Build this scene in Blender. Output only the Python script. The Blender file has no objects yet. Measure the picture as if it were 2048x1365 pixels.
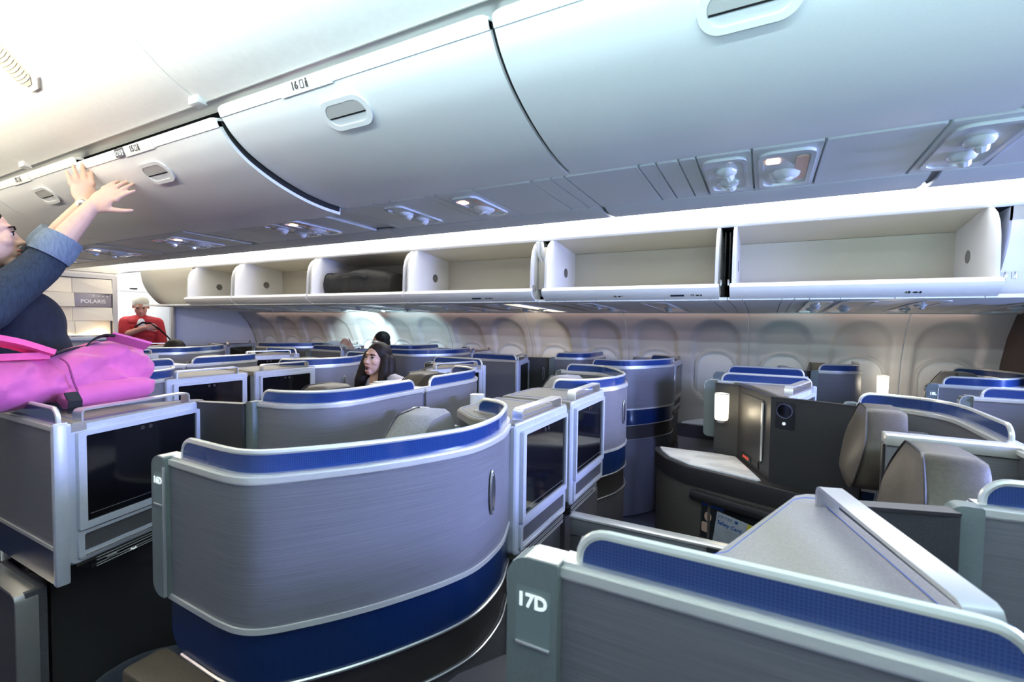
import bpy, bmesh, math, random
from mathutils import Vector, Matrix, noise
random.seed(7)
SC = bpy.context.scene
COL = SC.collection
# ------------------------------------------------------------------ camera
H = 1.46
YAW, PIT, ROLL = math.radians(28.156), math.radians(2.239), math.radians(.759)
_f = Vector((-math.sin(YAW)*math.cos(PIT), math.cos(YAW)*math.cos(PIT), -math.sin(PIT)))
_r = Vector((math.cos(YAW), math.sin(YAW), 0)); _u = _r.cross(_f)
_cx = _r*math.cos(ROLL)+_u*math.sin(ROLL); _cy = -_r*math.sin(ROLL)+_u*math.cos(ROLL)
cam_d = bpy.data.cameras.new('camera'); cam = bpy.data.objects.new('camera', cam_d); COL.objects.link(cam)
cam.matrix_world = Matrix(((_cx.x, _cy.x, -_f.x, 0), (_cx.y, _cy.y, -_f.y, 0), (_cx.z, _cy.z, -_f.z, H), (0, 0, 0, 1)))
cam_d.lens = 944/2048*36; cam_d.sensor_width = 36; cam_d.sensor_fit = 'HORIZONTAL'; cam_d.clip_start = .02
cam_d.dof.use_dof = True; cam_d.dof.focus_distance = 2.2; cam_d.dof.aperture_fstop = 5.6
SC.camera = cam
# ------------------------------------------------------------------ world, exposure, large lights
SC.view_settings.view_transform = 'Standard'; SC.view_settings.look = 'None'
SC.view_settings.gamma = 1; SC.view_settings.use_curve_mapping = False
SC.view_settings.exposure = 0.35
SC.cycles.max_bounces = 12; SC.cycles.diffuse_bounces = 7
W_ = bpy.data.worlds.new('world'); SC.world = W_; W_.use_nodes = True
W_.node_tree.nodes['Background'].inputs[0].default_value = (.55, .62, .75, 1)
W_.node_tree.nodes['Background'].inputs[1].default_value = .25
def area(name, loc, aim, sx, sy, power, col, spread=180):
    l = bpy.data.lights.new(name, 'AREA'); l.shape = 'RECTANGLE'; l.size = sx; l.size_y = sy
    l.energy = power; l.color = col; l.spread = math.radians(spread)
    o = bpy.data.objects.new(name, l); COL.objects.link(o); o.location = loc
    d = Vector(aim); z = -d.normalized(); x = Vector((1, 0, 0)); x = (x - z*x.dot(z)).normalized(); y = z.cross(x)
    o.matrix_world = Matrix(((x.x, y.x, z.x, loc[0]), (x.y, y.y, z.y, loc[1]), (x.z, y.z, z.z, loc[2]), (0, 0, 0, 1)))
    return o
def spot(name, loc, aim, power, col, ang, blend=.4, r=.012):
    l = bpy.data.lights.new(name, 'SPOT'); l.energy = power; l.color = col; l.spot_size = math.radians(ang); l.spot_blend = blend; l.shadow_soft_size = r
    o = bpy.data.objects.new(name, l); COL.objects.link(o); o.location = loc
    o.rotation_euler = (Vector(aim)-Vector(loc)).to_track_quat('-Z', 'Y').to_euler()
    return o
def point(name, loc, power, col, r=.03):
    l = bpy.data.lights.new(name, 'POINT'); l.energy = power; l.color = col; l.shadow_soft_size = r
    o = bpy.data.objects.new(name, l); COL.objects.link(o); o.location = loc
    return o
area('near_ceiling_cove_forward', (-4.2, -.12, 2.21), (0, .72, .70), 5.2, .06, 48, (1, .91, .72), 160)
area('near_ceiling_cove_aft', (.6, -.12, 2.21), (0, .72, .70), 4.4, .06, 50, (.70, .95, 1.0), 160)
area('far_centre_cove', (-2.5, 2.60, 2.22), (0, .6, .8), 9.0, .05, 16, (1, .98, .95), 160)
area('aft_blue_fill_centre', (2.4, 1.75, 1.86), (-1, -.15, -.45), .5, .8, 120, (.34, .42, 1.0), 120)  # added blue fill for the shells, real source unknown
area('aft_blue_fill_far', (2.6, 3.2, 1.45), (-1, 0, -.15), .6, .5, 30, (.32, .46, 1.0), 110)  # second added blue fill, for the far aisle; no known lamp
area('sidewall_wash', (-2.7, 4.385, 1.575), (0, .25, -1), 8.0, .02, 4, (1, .70, .56), 150)
area('bulkhead_uplight', (-6.865, 1.84, 1.25), (-.25, 0, 1), .03, 1.7, 5, (1, .80, .50), 170)
area('galley_light', (-7.9, 3.3, 2.25), (-.2, 0, -1), .6, 1.2, 20, (.93, .97, 1.0), 180)
area('closet_wall_fill', (-6.5, 3.3, 2.05), (-.35, .2, -1), .5, .15, 7, (1, .90, .76), 180)  # added fill to warm the front closet wall, no known lamp
area('bin_door_fill', (.2, -1.12, 1.2), (-.1, 1, .52), 4.6, .35, 18, (.56, .92, 1.0), 64)  # added cyan fill for the bin doors; no window is built here
spot('reading_light_bright_window', (-4.25, 3.85, 1.55), (-4.62, 4.62, 1.22), 60, (.70, .95, 1.0), 66, .5)
spot('reading_light_bright_window_side', (-3.72, 3.85, 1.55), (-3.75, 4.62, 1.30), 14, (.60, .93, 1.0), 80, .5)
spot('reading_light_warm', (-1.9, 3.90, 1.55), (-2.2, 4.62, 1.20), 6, (1, .87, .62), 62, .35)
spot('reading_light_cool', (.35, 3.90, 1.55), (.15, 4.62, 1.18), 2.5, (.50, .90, 1.0), 80, .6)

# ------------------------------------------------------------------ materials
def mat(name, col, rough=.5, metal=0., var=0., vscale=(30, 30, 30), bump=0., coat=0., emit=None, estr=0., spec=.5, trans=0., alpha=1., grid=None, col2=None, sheen=0., det=3., thr=None):
    m = bpy.data.materials.new(name); m.use_nodes = True; nt = m.node_tree; N = nt.nodes; L = nt.links
    b = N['Principled BSDF']
    b.inputs['Base Color'].default_value = (*col, 1); b.inputs['Roughness'].default_value = rough; b.inputs['Metallic'].default_value = metal
    b.inputs['Specular IOR Level'].default_value = spec; b.inputs['Coat Weight'].default_value = coat; b.inputs['Coat Roughness'].default_value = .08
    b.inputs['Transmission Weight'].default_value = trans; b.inputs['Alpha'].default_value = alpha; b.inputs['Sheen Weight'].default_value = sheen
    if emit: b.inputs['Emission Color'].default_value = (*emit, 1); b.inputs['Emission Strength'].default_value = estr
    if var or bump:
        tc = N.new('ShaderNodeTexCoord'); mp = N.new('ShaderNodeMapping'); mp.inputs['Scale'].default_value = vscale
        L.new(tc.outputs['Object'], mp.inputs['Vector']); nz = N.new('ShaderNodeTexNoise'); nz.inputs['Scale'].default_value = 1; nz.inputs['Detail'].default_value = det
        L.new(mp.outputs[0], nz.inputs['Vector'])
        if var:
            rp = N.new('ShaderNodeValToRGB'); c2 = col2 or col
            rp.color_ramp.elements[0].position, rp.color_ramp.elements[1].position = thr or (.3, .7)
            rp.color_ramp.elements[0].color = (*[max(0, c*(1-var)) for c in c2], 1); rp.color_ramp.elements[1].color = (*[min(1, c*(1+var)) for c in col], 1)
            L.new(nz.outputs['Fac'], rp.inputs['Fac']); L.new(rp.outputs['Color'], b.inputs['Base Color'])
        if bump:
            bp = N.new('ShaderNodeBump'); bp.inputs['Strength'].default_value = bump; bp.inputs['Distance'].default_value = .002
            L.new(nz.outputs['Fac'], bp.inputs['Height']); L.new(bp.outputs[0], b.inputs['Normal'])
    if grid:   # fine woven grid in metres of the UV map
        uv = N.new('ShaderNodeUVMap'); sp = N.new('ShaderNodeSeparateXYZ'); L.new(uv.outputs[0], sp.inputs[0])
        def line(out):
            a = N.new('ShaderNodeMath'); a.operation = 'MULTIPLY'; a.inputs[1].default_value = grid; L.new(out, a.inputs[0])
            f = N.new('ShaderNodeMath'); f.operation = 'FRACT'; L.new(a.outputs[0], f.inputs[0])
            g = N.new('ShaderNodeMath'); g.operation = 'GREATER_THAN'; g.inputs[1].default_value = .72; L.new(f.outputs[0], g.inputs[0]); return g.outputs[0]
        mx = N.new('ShaderNodeMath'); mx.operation = 'MAXIMUM'; L.new(line(sp.outputs[0]), mx.inputs[0]); L.new(line(sp.outputs[1]), mx.inputs[1])
        cm = N.new('ShaderNodeMix'); cm.data_type = 'RGBA'; cm.inputs['A'].default_value = (*col, 1); cm.inputs['B'].default_value = (*(col2 or col), 1)
        L.new(mx.outputs[0], cm.inputs['Factor']); L.new(cm.outputs['Result'], b.inputs['Base Color'])
    return m
M = {}
M['brushed'] = mat('brushed grey cloth', (.165, .16, .168), .45, 0, .12, (5, 5, 420), .2, spec=.4)
M['blue'] = mat('blue screen', (.010, .034, .145), .22, 0, coat=.5, grid=230, col2=(.022, .060, .21))
M['bluelow'] = mat('blue lower band', (.003, .014, .062), .28, 0, coat=.5, grid=230, col2=(.006, .026, .095))
M['silver'] = mat('satin silver', (.66, .65, .63), .28, .85, .05, (20, 20, 20))
M['champ'] = mat('pale champagne rail', (.72, .70, .64), .3, .45)
M['rail'] = mat('polished rail', (.74, .73, .71), .33, .8)
M['unit'] = mat('pale unit paint', (.50, .52, .58), .36, .1, .03, (60, 60, 60), .05)
M['screen'] = mat('black glass', (.006, .006, .008), .07, 0, coat=.3)
M['pillar'] = mat('sage grey plastic', (.17, .20, .19), .4, .1, .05, (200, 200, 200), .12)
M['placard'] = mat('placard inset', (.20, .245, .235), .35, .1)
M['char'] = mat('charcoal panel', (.040, .037, .034), .5, 0, .25, (400, 400, 400), .2)
M['top'] = mat('taupe console top', (.25, .222, .185), .5, 0, .12, (300, 300, 300), .2)
M['taupe'] = mat('taupe console wall', (.15, .125, .10), .45, .1, .12, (260, 260, 260), .15)
M['dark'] = mat('near black plastic', (.012, .012, .013), .45)
M['edge'] = mat('dark bronze edge', (.035, .03, .028), .35)
M['marble'] = mat('white marble', (.82, .81, .79), .25, 0, .10, (7, 11, 9), 0, coat=.3, det=8, thr=(.42, .5))
M['leather'] = mat('taupe leather', (.10, .08, .056), .45, 0, .12, (120, 120, 120), .3)
M['greyfab'] = mat('grey headrest cloth', (.22, .205, .19), .75, 0, .14, (160, 160, 160), .35, sheen=.2)
M['seat'] = mat('navy seat cloth', (.022, .03, .05), .8, 0, .35, (260, 260, 260), .6, sheen=.2)
M['stitch'] = mat('pale stitching', (.35, .36, .38), .7)
M['mesh'] = mat('grey speckled base', (.085, .082, .09), .5, 0, .35, (500, 500, 500), .3)
M['white'] = mat('bin white', (.78, .785, .79), .36, 0, .02, (300, 300, 300), .05)
M['cream'] = mat('cream panel', (.57, .54, .46), .5, 0, .03, (200, 200, 200), .06)
M['wall'] = mat('sidewall panel', (.60, .585, .58), .5, 0, .04, (300, 300, 300), .08)
M['ceil'] = mat('ceiling panel', (.86, .85, .82), .5, 0, .02, (50, 50, 50))
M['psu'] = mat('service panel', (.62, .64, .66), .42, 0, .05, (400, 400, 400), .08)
M['psufar'] = mat('lightened service panel', (.80, .82, .84), .42, 0, .03, (400, 400, 400), .08)  # lighter copy for the far row, missing light put into the colour
M['psuclear'] = mat('module cover', (.66, .68, .70), .12, 0, coat=.5)
M['gap'] = mat('dark gap', (.008, .008, .008), .8)
M['alu'] = mat('brushed aluminium', (.50, .51, .50), .35, .9, .08, (4, 200, 200))
M['cup'] = mat('handle flap grey', (.44, .43, .42), .5)
M['carpet'] = mat('dark carpet', (.022, .026, .04), .95, 0, .55, (180, 180, 180), .8)
M['cove'] = mat('cove panel glow', (1, 1, 1), .5, emit=(.93, .98, 1.), estr=6.0)  # brightness of a lit panel put in as emission, not a lamp
M['covew'] = mat('warm cove panel glow', (1, 1, 1), .5, emit=(1., .96, .86), estr=6.0)  # warm-lit copy of the same glowing panel, for the forward end
M['lamp'] = mat('lit lamp shade', (.95, .92, .8), .5, emit=(1., .93, .74), estr=1.3)
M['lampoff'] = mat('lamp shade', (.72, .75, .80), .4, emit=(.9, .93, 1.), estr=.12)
M['textw'] = mat('white lettering', (.85, .88, .86), .5, emit=(.9, 1, .97), estr=.45)
M['textk'] = mat('black lettering', (.012, .014, .018), .5)
M['navy'] = mat('navy plate', (.012, .018, .045), .4)
M['led'] = mat('green indicator', (0, .3, .15), .5, emit=(.05, 1., .45), estr=2.)
M['ledw'] = mat('blue white indicator', (.5, .8, 1), .5, emit=(.5, .85, 1.), estr=2.5)
M['ledr'] = mat('red indicator', (.6, .05, .02), .5, emit=(1., .12, .05), estr=.5)
M['sign'] = mat('lit seat belt sign', (1, .6, .4), .5, emit=(1., .52, .30), estr=5.)
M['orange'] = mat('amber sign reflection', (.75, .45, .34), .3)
M['glowwarm'] = mat('lit reading lens', (1, .9, .7), .4, emit=(1., .87, .62), estr=9.)
M['wellwarm'] = mat('lit module well', (.9, .85, .7), .4, emit=(1., .88, .62), estr=1.2)
M['lens'] = mat('lens glass', (.75, .78, .80), .08, .3)
M['brown'] = mat('brown partition cloth', (.075, .055, .05), .8, 0, .2, (250, 250, 250), .4)
M['galley'] = mat('galley white', (.80, .81, .82), .4, emit=(.85, .93, 1.), estr=.0)
M['facet'] = mat('facet panel', (.62, .55, .43), .5, 0, .05, (200, 200, 200), .05)
M['frame'] = mat('bulkhead frame', (.42, .39, .36), .45)
M['mirror'] = mat('grey metal oval', (.30, .30, .33), .2, .9)
M['skin'] = mat('skin', (.62, .36, .26), .5, 0, .06, (40, 40, 40), .05)
M['skin2'] = mat('skin light', (.72, .46, .34), .5, 0, .05, (40, 40, 40), .05)
M['skin3'] = mat('skin ruddy', (.60, .28, .20), .5, 0, .08, (60, 60, 60), .05)
M['lip'] = mat('lips', (.42, .14, .12), .4)
M['mouth'] = mat('open mouth', (.05, .015, .012), .6)
M['eyew'] = mat('eye white', (.75, .73, .70), .2)
M['iris'] = mat('iris', (.015, .01, .008), .15)
M['hair'] = mat('dark brown hair', (.016, .010, .009), .55, 0, .5, (90, 90, 8), .4, spec=.2)
M['hairb'] = mat('black hair', (.012, .009, .008), .6, 0, .5, (60, 60, 60), .5, spec=.2)
M['hairw'] = mat('white hair', (.72, .68, .58), .7, 0, .15, (120, 120, 40), .5)
M['red'] = mat('red shirt cloth', (.42, .018, .022), .8, 0, .2, (60, 60, 60), .4)
M['tee'] = mat('white undershirt', (.75, .74, .72), .8)
M['lilac'] = mat('pale lilac shirt', (.62, .55, .66), .8, 0, .08, (50, 50, 50), .3)
M['denim'] = mat('dark denim shirt', (.020, .036, .062), .85, 0, .3, (120, 120, 25), .5)
M['denimlt'] = mat('light denim cuff', (.17, .23, .31), .85, 0, .2, (120, 120, 30), .5)
M['navycl'] = mat('navy jacket cloth', (.006, .009, .024), .9, 0, .3, (60, 60, 20), .4)
M['pink'] = mat('pink bag cloth', (.60, .105, .34), .75, 0, .10, (9, 9, 9), .25, sheen=.2)
M['hotpink'] = mat('hot pink strap', (.85, .10, .32), .7, 0, .10, (20, 20, 20), .3)
M['strapk'] = mat('black webbing', (.012, .012, .016), .8, 0, .3, (300, 300, 300), .4)
M['duffel'] = mat('black luggage cloth', (.018, .018, .019), .75, 0, .4, (40, 40, 40), .6)
M['paper'] = mat('white paper', (.82, .84, .86), .6)
M['cardgrey'] = mat('printed card grey', (.50, .51, .53), .5, 0, .12, (14, 20, 25), 0)
M['yellow'] = mat('yellow print', (.80, .66, .05), .5)
M['cblue'] = mat('blue print', (.02, .10, .42), .5)
M['brownbook'] = mat('tan cover', (.55, .47, .36), .6)
M['watch'] = mat('pale watch band', (.80, .78, .74), .4)
M['plastic'] = mat('clear wrap', (.25, .26, .28), .12, .2, .7, (25, 25, 25), .9)
# ------------------------------------------------------------------ geometry helpers
def mkmesh(name, V, F, m, uv=None, smooth=35):
    me = bpy.data.meshes.new(name); me.from_pydata([tuple(v) for v in V], [], F)
    bm = bmesh.new(); bm.from_mesh(me)
    if uv:
        l = bm.loops.layers.uv.new('UVMap'); bm.verts.ensure_lookup_table()
        for f in bm.faces:
            for lp in f.loops: lp[l].uv = uv[lp.vert.index]
    bmesh.ops.recalc_face_normals(bm, faces=bm.faces); bm.to_mesh(me); bm.free()
    if smooth:
        for p in me.polygons: p.use_smooth = True
        me.set_sharp_from_angle(angle=math.radians(smooth))
    if m: me.materials.append(m)
    return me
def link(name, me, parent=None):
    o = bpy.data.objects.new(name, me); COL.objects.link(o)
    if parent: o.parent = parent
    return o
def tag(o, label=None, cat=None, group=None, kind=None):
    if label: o['label'] = label
    if cat: o['category'] = cat
    if group: o['group'] = group
    if kind: o['kind'] = kind
    return o
def empty(name, loc=(0, 0, 0), label=None, cat=None, group=None, kind=None):
    o = bpy.data.objects.new(name, None); COL.objects.link(o); o.location = loc; o.empty_display_size = .05
    return tag(o, label, cat, group, kind)
def copy_tree(o, loc=None, parent=None):
    c = o.copy(); COL.objects.link(c)
    if parent: c.parent = parent
    if loc is not None: c.location = loc
    for ch in [x for x in o.children]: copy_tree(ch, None, c)
    return c
class Ctx:
    """D-column coordinates -> local coordinates of a thing whose origin is (ox, oy); s=-1 mirrors across the aisle plane"""
    def __init__(s, root, ox=0, oy=0, sg=1): s.root, s.ox, s.oy, s.sg = root, ox, oy, sg
    def p(s, v): return (v[0]-s.ox, (v[1]-s.oy)*s.sg, v[2])
    def add(s, name, geo, m, parent=None, smooth=35, label=None):
        V, F = geo[0], geo[1]; uv = geo[2] if len(geo) > 2 else None
        o = link(name, mkmesh(name, [s.p(v) for v in V], F, M[m] if isinstance(m, str) else m, uv, smooth), parent or s.root)
        if label: o['label'] = label
        return o
WORLD = Ctx(None)
def spline(pts, n=8):
    """Catmull-Rom through the points"""
    P = [Vector(p) for p in pts]; P = [P[0]*2-P[1]]+P+[P[-1]*2-P[-2]]; out = []
    for i in range(1, len(P)-2):
        a, b, c, d = P[i-1:i+3]
        for k in range(n):
            t = k/n; out.append(.5*((2*b)+(c-a)*t+(2*a-5*b+4*c-d)*t*t+(3*b-a-3*c+d)*t**3))
    return out+[P[-2].copy()]
def resample(path, step):
    P = [Vector(p) for p in path]; L = [0]
    for a, b in zip(P, P[1:]): L.append(L[-1]+(b-a).length)
    n = max(1, round(L[-1]/step)); return [at(P, L, L[-1]*i/n) for i in range(n+1)]
def at(P, L, s):
    for i in range(len(P)-1):
        if s <= L[i+1] or i == len(P)-2:
            d = L[i+1]-L[i]; return P[i].lerp(P[i+1], (s-L[i])/d if d else 0)
def sub(path, s0, s1, r=0):
    """part of a polyline between arc lengths with extra samples near both ends"""
    P = [Vector(p) for p in path]; L = [0]
    for a, b in zip(P, P[1:]): L.append(L[-1]+(b-a).length)
    s1 = min(s1, L[-1]); S = {s0, s1} | {l for l in L if s0 < l < s1}
    if r:
        for k in range(1, 7): S |= {s0+r*(1-math.cos(k*math.pi/12)), s1-r*(1-math.cos(k*math.pi/12))}
    S = sorted(S); S = [s for i, s in enumerate(S) if i == 0 or s-S[i-1] > 1e-5]
    return [at(P, L, s) for s in S], S
def plen(path):
    return sum((Vector(b)-Vector(a)).length for a, b in zip(path, path[1:]))
def ribbon(path, z0, z1, t, s0=0, s1=1e9, r0=0, r1=0, off=0, rb0=0, rb1=0, grow=0):
    """upright wall along a plan polyline; outer face on the path (shifted by off), inner face t to its left; r0/r1 round the top corners, rb0/rb1 the bottom ones"""
    pts, S = sub(path, s0, s1, max(r0, r1, rb0, rb1)); V = []; UV = []; n = len(pts); A, B = S[0], S[-1]
    def dip(s, ra, rb):
        d = 0
        if ra and s-A < ra: d = ra-math.sqrt(max(0, ra*ra-(ra-(s-A))**2))
        if rb and B-s < rb: d = max(d, rb-math.sqrt(max(0, rb*rb-(rb-(B-s))**2)))
        return d
    for i, p in enumerate(pts):
        d = (pts[min(i+1, n-1)]-pts[max(i-1, 0)]); d = Vector((d[0], d[1])).normalized(); nl = Vector((-d.y, d.x))
        o = Vector((p[0], p[1]))+nl*off; q = o+nl*t; zt = z1-dip(S[i], r0, r1); zb = z0+dip(S[i], rb0, rb1)
        V += [(o.x, o.y, zb), (o.x, o.y, zt), (q.x, q.y, zt), (q.x, q.y, zb)]; UV += [(S[i], zb), (S[i], zt), (S[i], zt), (S[i], zb)]
    F = []
    for i in range(n-1):
        a, b = i*4, i*4+4
        for k in range(4): F.append((a+k, a+(k+1) % 4, b+(k+1) % 4, b+k))
    F += [(0, 1, 2, 3), (4*n-1, 4*n-2, 4*n-3, 4*n-4)]
    return V, F, UV
def tube(pts, r, n=8, closed=False):
    P = [Vector(p) for p in pts]; N = len(P); V = []; F = []
    t0 = (P[1]-P[0]).normalized(); up = Vector((0, 0, 1)) if abs(t0.z) < .9 else Vector((1, 0, 0)); nrm = (up-t0*up.dot(t0)).normalized()
    for i in range(N):
        t = ((P[(i+1) % N]-P[i-1]) if closed else (P[min(i+1, N-1)]-P[max(i-1, 0)])).normalized()
        nrm = (nrm-t*nrm.dot(t)).normalized(); b = t.cross(nrm); rr = r[i] if isinstance(r, (list, tuple)) else r
        for k in range(n):
            a = 2*math.pi*k/n; V.append(P[i]+(nrm*math.cos(a)+b*math.sin(a))*rr)
    for i in range(N if closed else N-1):
        for k in range(n): a, b2 = i*n, ((i+1) % N)*n; F.append((a+k, a+(k+1) % n, b2+(k+1) % n, b2+k))
    if not closed: F += [tuple(range(n))[::-1], tuple(range((N-1)*n, N*n))]
    return V, F
def bar(pts, N_, w, t):
    """flat bar w wide along N_ and t thick swept along a planar path"""
    P = [Vector(p) for p in pts]; Nn = Vector(N_).normalized(); V = []; F = []
    for i, p in enumerate(P):
        T = (P[min(i+1, len(P)-1)]-P[max(i-1, 0)]).normalized(); B = Nn.cross(T)
        for a, b in ((-.5, -.5), (.5, -.5), (.5, .5), (-.5, .5)): V.append(p+Nn*w*a+B*t*b)
    for i in range(len(P)-1):
        for k in range(4): a = i*4; F.append((a+k, a+(k+1) % 4, a+4+(k+1) % 4, a+4+k))
    n = len(P)*4; F += [(3, 2, 1, 0), (n-4, n-3, n-2, n-1)]
    return V, F
def rr(x0, y0, x1, y1, r, n=5):
    """rounded rectangle outline; r may be 4 radii (bl, br, tr, tl)"""
    R = r if isinstance(r, (list, tuple)) else [r]*4; out = []
    for (cx, cy, q, a0) in ((x0+R[0], y0+R[0], R[0], 180), (x1-R[1], y0+R[1], R[1], 270), (x1-R[2], y1-R[2], R[2], 0), (x0+R[3], y1-R[3], R[3], 90)):
        for k in range(n+1): a = math.radians(a0+90*k/n); out.append((cx+q*math.cos(a), cy+q*math.sin(a)))
    return out
def ell(cx, cy, a, b, n=24): return [(cx+a*math.cos(2*math.pi*k/n), cy+b*math.sin(2*math.pi*k/n)) for k in range(n)]
def prism(poly, c0, c1, fn, bev=0):
    """polygon extruded from c0 to c1; fn(a, b, c) -> xyz; bev shrinks the c1 rim a little"""
    n = len(poly); V = []; F = []
    rows = [(poly, c0), (poly, c1)]
    if bev:
        cx = sum(p[0] for p in poly)/n; cy = sum(p[1] for p in poly)/n; d = bev if c1 > c0 else -bev
        ins = [(p[0]+(cx-p[0])*bev/max(1e-6, math.hypot(cx-p[0], cy-p[1])), p[1]+(cy-p[1])*bev/max(1e-6, math.hypot(cx-p[0], cy-p[1]))) for p in poly]
        rows = [(poly, c0), (poly, c1-d), (ins, c1)]
    for pl, c in rows: V += [fn(a, b, c) for a, b in pl]
    for k in range(len(rows)-1):
        for i in range(n): j = (i+1) % n; F.append((k*n+i, k*n+j, (k+1)*n+j, (k+1)*n+i))
    m = (len(rows)-1)*n; F += [tuple(range(n))[::-1], tuple(range(m, m+n))]
    return V, F
def ring(outer, inner, c0, c1, fn):
    n = len(outer); V = [fn(a, b, c) for pl, c in ((outer, c0), (outer, c1), (inner, c1), (inner, c0)) for a, b in pl]; F = []
    for k in range(4):
        for i in range(n): j = (i+1) % n; q = ((k+1) % 4)*n; F.append((k*n+i, k*n+j, q+j, q+i))
    return V, F
XY = lambda a, b, c: (a, b, c)
def box(x0, y0, z0, x1, y1, z1, r=.004):
    r = min(r, .45*abs(x1-x0), .45*abs(y1-y0), .45*abs(z1-z0)); bm = bmesh.new(); bmesh.ops.create_cube(bm, size=1)
    for v in bm.verts: v.co = Vector((x0+(v.co.x+.5)*(x1-x0), y0+(v.co.y+.5)*(y1-y0), z0+(v.co.z+.5)*(z1-z0)))
    if r > 0: bmesh.ops.bevel(bm, geom=bm.edges[:], offset=r, segments=2, profile=.5, affect='EDGES')
    bm.verts.index_update(); V = [v.co.copy() for v in bm.verts]; F = [tuple(v.index for v in f.verts) for f in bm.faces]; bm.free()
    return V, F
def xf(geo, mtx):
    return ([mtx @ Vector(v) for v in geo[0]], geo[1]) + tuple(geo[2:])
def join(*gs):
    V = []; F = []
    for g in gs:
        n = len(V); V += list(g[0]); F += [tuple(i+n for i in f) for f in g[1]]
    return V, F
def frame_mtx(o, u, n, up=(0, 0, 1)):
    u, n, w = Vector(u).normalized(), Vector(n).normalized(), Vector(up)
    return Matrix(((u.x, w.x, n.x, o[0]), (u.y, w.y, n.y, o[1]), (u.z, w.z, n.z, o[2]), (0, 0, 0, 1)))
def text_obj(name, body, size, mtx, m, parent=None, align='CENTER', ext=.0006, sx=1., bold=0):
    cu = bpy.data.curves.new(name, 'FONT'); cu.body = body; cu.size = size; cu.extrude = ext; cu.align_x = align; cu.align_y = 'CENTER'; cu.offset = bold; cu.resolution_u = 3
    t = bpy.data.objects.new(name, cu); COL.objects.link(t); dg = bpy.context.evaluated_depsgraph_get(); dg.update()
    me = bpy.data.meshes.new_from_object(t.evaluated_get(dg)); bpy.data.objects.remove(t); bpy.data.curves.remove(cu)
    me.transform(mtx @ Matrix.Diagonal((sx, 1, 1, 1))); me.materials.clear(); me.materials.append(M[m]); me.name = name
    return link(name, me, parent)
def ico(c, r, sub=2, scale=(1, 1, 1), rot=None):
    bm = bmesh.new(); bmesh.ops.create_icosphere(bm, subdivisions=sub, radius=1); R = rot or Matrix.Identity(3)
    V = [Vector(c)+R @ Vector((v.co.x*r*scale[0], v.co.y*r*scale[1], v.co.z*r*scale[2])) for v in bm.verts]; bm.verts.index_update()
    F = [tuple(v.index for v in f.verts) for f in bm.faces]; bm.free(); return V, F
def remesh(name, geo, vox, m, parent=None, smooth=4, sub=0):
    """fuse overlapping solids into one continuous skin"""
    me = bpy.data.meshes.new('tmp'); me.from_pydata([tuple(v) for v in geo[0]], [], geo[1])
    bm = bmesh.new(); bm.from_mesh(me); bmesh.ops.recalc_face_normals(bm, faces=bm.faces); bm.to_mesh(me); bm.free()
    o = bpy.data.objects.new('tmp', me); COL.objects.link(o)
    r = o.modifiers.new('r', 'REMESH'); r.mode = 'VOXEL'; r.voxel_size = vox
    if smooth: s = o.modifiers.new('s', 'SMOOTH'); s.factor = .5; s.iterations = smooth
    dg = bpy.context.evaluated_depsgraph_get(); dg.update(); out = bpy.data.meshes.new_from_object(o.evaluated_get(dg)); bpy.data.objects.remove(o); bpy.data.meshes.remove(me)
    out.name = name; out.materials.clear(); out.materials.append(M[m] if isinstance(m, str) else m)
    for p in out.polygons: p.use_smooth = True
    return link(name, out, parent)
def limb(pts, rad, n=12):
    """tapered capsule chain: tube plus balls at every joint"""
    P = resample_r(pts, rad); g = [tube([p for p, r in P], [r for p, r in P], n)]
    return join(*g, ico(pts[0], rad[0], 2), ico(pts[-1], rad[-1], 2))
def resample_r(pts, rad, n=4):
    S = spline(pts, n); out = []
    for i, p in enumerate(S):
        k = min(i//n, len(rad)-2); t = (i-k*n)/n; out.append((p, rad[k]*(1-t)+rad[k+1]*t))
    return out

# ================================================================== THE SETTING
CY = 1.766
def struct(name, geo, m, parent=None, smooth=35, label=None):
    o = WORLD.add(name, geo, m, parent, smooth)
    if not parent: o['kind'] = 'structure'
    if label: o['label'] = label
    return o
struct('floor', box(-9.2, -1.4, -.06, 3.2, 4.75, 0, 0), 'carpet', label='dark carpeted cabin floor')
# ---- right sidewall: pressed panels of two windows each, with deep oval reveals
WPROF = [(0, 4.52), (.3, 4.62), (.7, 4.68), (1.0, 4.685), (1.2, 4.655), (1.4, 4.56), (1.56, 4.43), (1.62, 4.37)]
def wally(z):
    for (a, ya), (b, yb) in zip(WPROF, WPROF[1:]):
        if z <= b: t = (z-a)/(b-a); t = max(0, t); return ya+(yb-ya)*t
    return WPROF[-1][1]
def sdrr(x, z, hw, hh, r):
    qx, qz = abs(x)-hw+r, abs(z)-hh+r
    return math.hypot(max(qx, 0), max(qz, 0))+min(max(qx, qz), 0)-r
def reveal(x, z):
    sd = sdrr(x, z-1.13, .205, .375, .185); t = min(1, max(0, (-sd+.004)/.045)); return .034*t*t*(3-2*t)
def wall_panel():
    xs = [-.531+.002, -.531+.006]+[-.52+1.04*i/66 for i in range(67)]+[.531-.006, .531-.002]; zs = [.0, .3, .6]+[.68+.9*i/52 for i in range(53)]+[1.6]
    V = []; F = []
    for i, x in enumerate(xs):
        for z in zs:
            xl = (x % .531)-.2655 if True else 0
            e = .006 if i in (0, len(xs)-1) else 0
            V.append((x, wally(z)+reveal(((x+.531) % .531)-.2655, z)+e, z))
    n = len(zs)
    for i in range(len(xs)-1):
        for k in range(n-1): a = i*n+k; F.append((a, a+1, a+n+1, a+n))
    return V, F
wall_right = empty('wall_right', kind='structure'); wall_right['label'] = 'pale curved cabin sidewall on the window side'
pm = mkmesh('sidewall_panel', *wall_panel(), M['wall'], smooth=60)
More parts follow.
